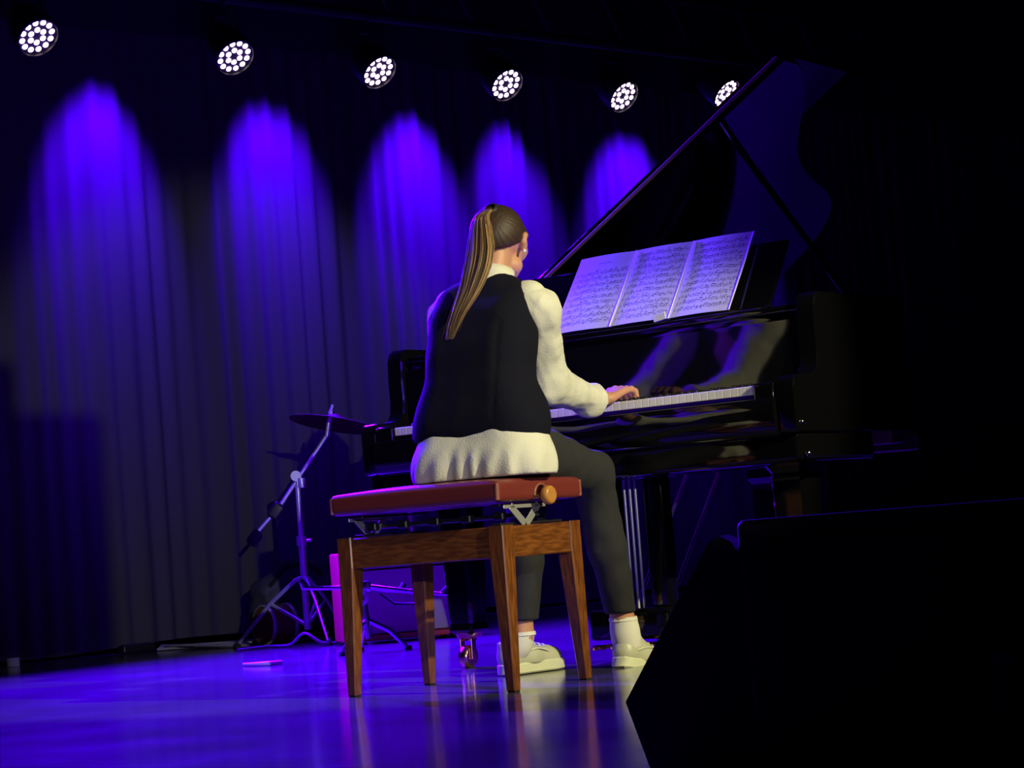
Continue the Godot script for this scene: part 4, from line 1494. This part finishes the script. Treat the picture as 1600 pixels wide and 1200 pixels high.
func cymbal(at: Vector3, r: float, up: Vector3, label: String) -> void:
	var st := new_st()
	lathe(st, [[r, -0.012], [r * 0.98, -0.010], [r * 0.6, 0.003], [r * 0.24, 0.012], [r * 0.2, 0.02], [r * 0.1, 0.03], [0.013, 0.032], [0.013, 0.030], [r * 0.1, 0.028], [r * 0.2, 0.018], [r * 0.24, 0.010], [r * 0.6, 0.001], [r, -0.013]], 40, Transform3D(face_basis(up), Vector3.ZERO))
	var o := obj("cymbal", st, mats.bronze_cymbal, self)
	o.position = at
	tag(o, label, "cymbal", "cymbals of the drum corner")

func snare_stand() -> void:
	var base := wp(-0.575, 0, 8.12)
	var t := thing("snare_stand", "low chrome drum stand with spread arms in front of the amplifier", "drum stand", base)
	var st := new_st(); tube(st, [Vector3(0, 0.05, 0), Vector3(-0.012, 0.215, 0)], [0.0125, 0.011], 10)
	obj("tube", st, mats.chrome, t)
	st = new_st()
	lathe(st, [[0.012, -0.008], [0.027, -0.007], [0.027, 0.007], [0.012, 0.008]], 20, Transform3D(Basis(Vector3.RIGHT, PI / 2 - 0.1), Vector3(-0.014, 0.195, 0.018)), 0.8, 1.0)
	obj("clamp_ring", st, mats.pale_sole, t)
	st = new_st(); rbox(st, Vector3(-0.005, 0.235, 0), Vector3(0.05, 0.04, 0.04), 0.01)
	obj("tilter", st, mats.chrome, t)
	for q in [[-0.225, 0.245, -0.03], [0.295, 0.185, 0.06], [0.12, 0.2, -0.2]]:
		st = new_st()
		var e := Vector3(q[0], q[1], q[2])
		tube(st, [Vector3(0, 0.235, 0), e * 0.5 + Vector3(0, 0.115, 0), e, e + Vector3(signf(q[0]) * 0.006, 0.028, 0)], [0.0095, 0.0085, 0.008, 0.009], 8)
		var arm := obj("arm", st, mats.chrome, t)
		st = new_st(); tube(st, [e * 0.93 + Vector3(0, 0.02, 0), e + Vector3(signf(q[0]) * 0.006, 0.03, 0)], [0.011], 8)
		obj("rubber_tip", st, mats.rubber, arm)
	st = new_st(); tube(st, [Vector3(0.05, 0.205, 0.0), Vector3(0.1, 0.165, 0.01), Vector3(0.17, 0.16, 0.01), Vector3(0.23, 0.19, 0.03)], [0.005], 6)
	obj("cable_loop", st, mats.rubber, t)
	for a in [0.2, 2.3, 4.4]:
		st = new_st()
		var f := Vector3(0.14 * cos(a), 0.008, 0.14 * sin(a))
		tube(st, [Vector3(0, 0.115, 0), f * 0.55 + Vector3(0, 0.07, 0), f], [0.011, 0.011, 0.008], 6, true, 0.5)
		var leg := obj("leg", st, mats.chrome, t)
		st = new_st(); lathe(st, [[0.0, -0.008, 1], [0.013, -0.008], [0.012, 0.008], [0.0, 0.011]], 10, Transform3D(Basis(), f))
		obj("rubber_foot", st, mats.rubber, leg)

func amplifier() -> void:
	# stands behind the bench; its face looks to the hall's far side, so its end panel shows
	var t := thing("amplifier", "small guitar amplifier with plum vinyl case and tan grille cloth", "amplifier", wp(-0.515, 0, 8.95), 16.0)
	var w := 0.47
	var h := 0.345
	var d := 0.22
	var st := new_st()
	for sx in [-1.0, 1.0]:
		rbox(st, Vector3(sx * (w / 2 - 0.011), h / 2 + 0.012, 0), Vector3(0.022, h, d), 0.007)
	for y in [0.012 + 0.011, 0.012 + h - 0.011]:
		rbox(st, Vector3(0, y, 0), Vector3(w - 0.02, 0.022, d), 0.006)
	rbox(st, Vector3(0, h / 2 + 0.012, -d / 2 + 0.01), Vector3(w - 0.03, h - 0.03, 0.016), 0.004)
	obj("case", st, mats.amp_vinyl, t)
	st = new_st(); rbox(st, Vector3(0, 0.012 + 0.148, d / 2 - 0.02), Vector3(w - 0.046, 0.245, 0.012), 0.004)
	obj("grille_cloth", st, mats.amp_grille, t)
	st = new_st(); rbox(st, Vector3(0, 0.012 + 0.297, d / 2 - 0.025), Vector3(w - 0.046, 0.042, 0.014), 0.003)
	var cp_ := obj("control_panel", st, mats.grey_plate, t)
	for k in 7:
		st = new_st(); lathe(st, [[0.009, 0.0], [0.008, 0.012, 1], [0.0, 0.013]], 10, Transform3D(Basis(Vector3.RIGHT, PI / 2), Vector3(-0.17 + k * 0.045, 0.309, d / 2 - 0.018)))
		obj("knob", st, mats.black_paint, cp_)
	st = new_st(); tube(st, [Vector3(-0.09, h + 0.012, 0), Vector3(-0.08, h + 0.03, 0), Vector3(0.08, h + 0.03, 0), Vector3(0.09, h + 0.012, 0)], [0.008], 6, true, 0.5)
	obj("handle", st, mats.rubber, t)
	for sx in [-1.0, 1.0]:
		for sz in [-1.0, 1.0]:
			st = new_st(); lathe(st, [[0.014, 0.0], [0.017, 0.013, 1], [0.0, 0.013]], 10, Transform3D(Basis(), Vector3(sx * (w / 2 - 0.04), 0.0, sz * (d / 2 - 0.03))))
			obj("foot", st, mats.rubber, t)

# ---------------------------------------------------------------- foreground
func floor_monitor() -> void:
	var base := wp(0.42, 0, 3.35)
	var t := thing("floor_monitor", "black wedge floor monitor at the front of the stage", "loudspeaker", base, -9.0)
	# end profile in (x, y) as the camera's side sees it, extruded to the far side
	var prof := PackedVector2Array([Vector2(-0.247, 0.0), Vector2(-0.281, 0.118), Vector2(-0.146, 0.334), Vector2(-0.128, 0.345), Vector2(-0.11, 0.335), Vector2(-0.075, 0.25), Vector2(-0.085, 0.0)])
	var st := new_st()
	prism(st, prof, Vector3(0, 0, 0.1), Vector3.RIGHT, Vector3.UP, Vector3(0.0, 0, -1.0), 0.22, 0.001)
	obj("end_cabinet", st, mats.cabinet_black, t)
	st = new_st(); rbox(st, Vector3(0.2, 0.185, 0.0), Vector3(0.60, 0.36, 0.24), 0.012)
	obj("cabinet", st, mats.cabinet_black, t)
	st = new_st(); rbox(st, Vector3(0.2, 0.185, 0.124), Vector3(0.52, 0.30, 0.012), 0.005)
	obj("grille", st, mats.grille_black, t)
	# folded strap handle
	st = new_st()
	cbox(st, Vector3(0.245, 0.105, 0.138), Vector3(0.026, 0.055, 0.012), 0.002, Basis(Vector3.BACK, -0.08))
	cbox(st, Vector3(0.256, 0.145, 0.133), Vector3(0.034, 0.024, 0.008), 0.002, Basis(Vector3.BACK, -0.35))
	obj("strap_handle", st, mats.grey_plate, t)
	for x in [-0.2, 0.45]:
		for z in [-0.07, 0.07]:
			st = new_st(); lathe(st, [[0.014, -0.001], [0.014, 0.006, 1], [0.0, 0.006]], 10, Transform3D(Basis(), Vector3(x, 0.0, z)))
			obj("foot", st, mats.rubber, t)

func small_things() -> void:
	# cable bundle, power strip, stick, tape roll along the curtain
	var st := new_st()
	var r := RandomNumberGenerator.new()
	r.seed = 17
	for k in 4:
		var pts := []
		for i in 15:
			var f := i / 14.0
			pts.append(wp(lerpf(-1.60, -1.17, f) + r.randf_range(-0.008, 0.008), 0.008 + 0.004 * k, lerpf(9.8, 9.55, f) + 0.07 * sin(f * 5.0 + k * 0.9) + 0.02 * k))
		tube(st, pts, [0.006], 6)
	var o := obj("cable_bundle", st, mats.cable_grey, self)
	tag(o, "loose bundle of pale cables on the floor below the curtain", "cables")
	st = new_st()
	var pts2 := []
	for i in 25:
		var f := i / 24.0
		pts2.append(wp(lerpf(-1.17, -0.78, f), 0.007 + 0.05 * exp(-pow((f - 0.72) / 0.12, 2.0)), 9.1 + 0.12 * sin(f * 6.0)))
	tube(st, pts2, [0.0055], 6)
	o = obj("floor_cable", st, mats.cable_grey, self)
	tag(o, "thin cable snaking past the feet of the cymbal stand", "cable")
	var t := thing("power_strip", "short black power strip on the floor at the foot of the curtain", "power strip", wp(-1.70, 0, 9.85), 42.0)
	st = new_st(); rbox(st, Vector3(0, 0.02, 0), Vector3(0.16, 0.035, 0.055), 0.008)
	obj("body", st, mats.black_paint, t)
	for k in 3:
		st = new_st(); lathe(st, [[0.018, 0.0], [0.018, 0.003, 1], [0.012, 0.003], [0.011, 0.0]], 14, Transform3D(Basis(), Vector3(-0.05 + k * 0.05, 0.0375, 0)))
		obj("socket", st, mats.rubber, t)
	st = new_st()
	tube(st, [wp(-0.99, 0.008, 7.82), wp(-0.93, 0.009, 7.75), wp(-0.885, 0.009, 7.71), wp(-0.85, 0.008, 7.745)], [0.004, 0.0065, 0.008, 0.007], 8)
	o = obj("pale_stick", st, mats.stick_wood, self)
	tag(o, "short pale wooden stick lying on the floor before the cymbal stand", "stick")
	st = new_st()
	lathe(st, [[0.018, 0.0, 1], [0.026, 0.0], [0.026, 0.035, 1], [0.018, 0.035], [0.018, 0.0]], 18)
	o = obj("tape_roll", st, mats.white_sock, self)
	o.position = wp(-2.12, 0.001, 9.35)
	tag(o, "small white roll of tape on the floor at the curtain's foot", "tape roll")
	# loudspeaker on a stand in the hall, whose shadow falls on the curtain
	var ls := thing("stand_loudspeaker", "black loudspeaker with a small mixer on top, on a stand in the hall", "loudspeaker", wp(0.655, -0.9, -1.0), 12.0)
	st = new_st(); rbox(st, Vector3(0, 2.29, 0), Vector3(0.26, 0.40, 0.24), 0.012)
	obj("cabinet", st, mats.cabinet_black, ls)
	st = new_st(); rbox(st, Vector3(0, 2.29, -0.124), Vector3(0.23, 0.36, 0.01), 0.004)
	obj("grille", st, mats.grille_black, ls)
	st = new_st(); rbox(st, Vector3(-0.07, 2.535, 0), Vector3(0.11, 0.09, 0.16), 0.01)
	obj("mixer", st, mats.black_paint, ls)
	st = new_st(); tube(st, [Vector3(0, 0.3, 0), Vector3(0, 2.1, 0)], [0.018], 8)
	for k in 3:
		tube(st, [Vector3(0, 0.6, 0), Vector3(0.45 * cos(k * TAU / 3), 0.012, 0.45 * sin(k * TAU / 3))], [0.012], 6)
	obj("stand", st, mats.black_paint, ls)
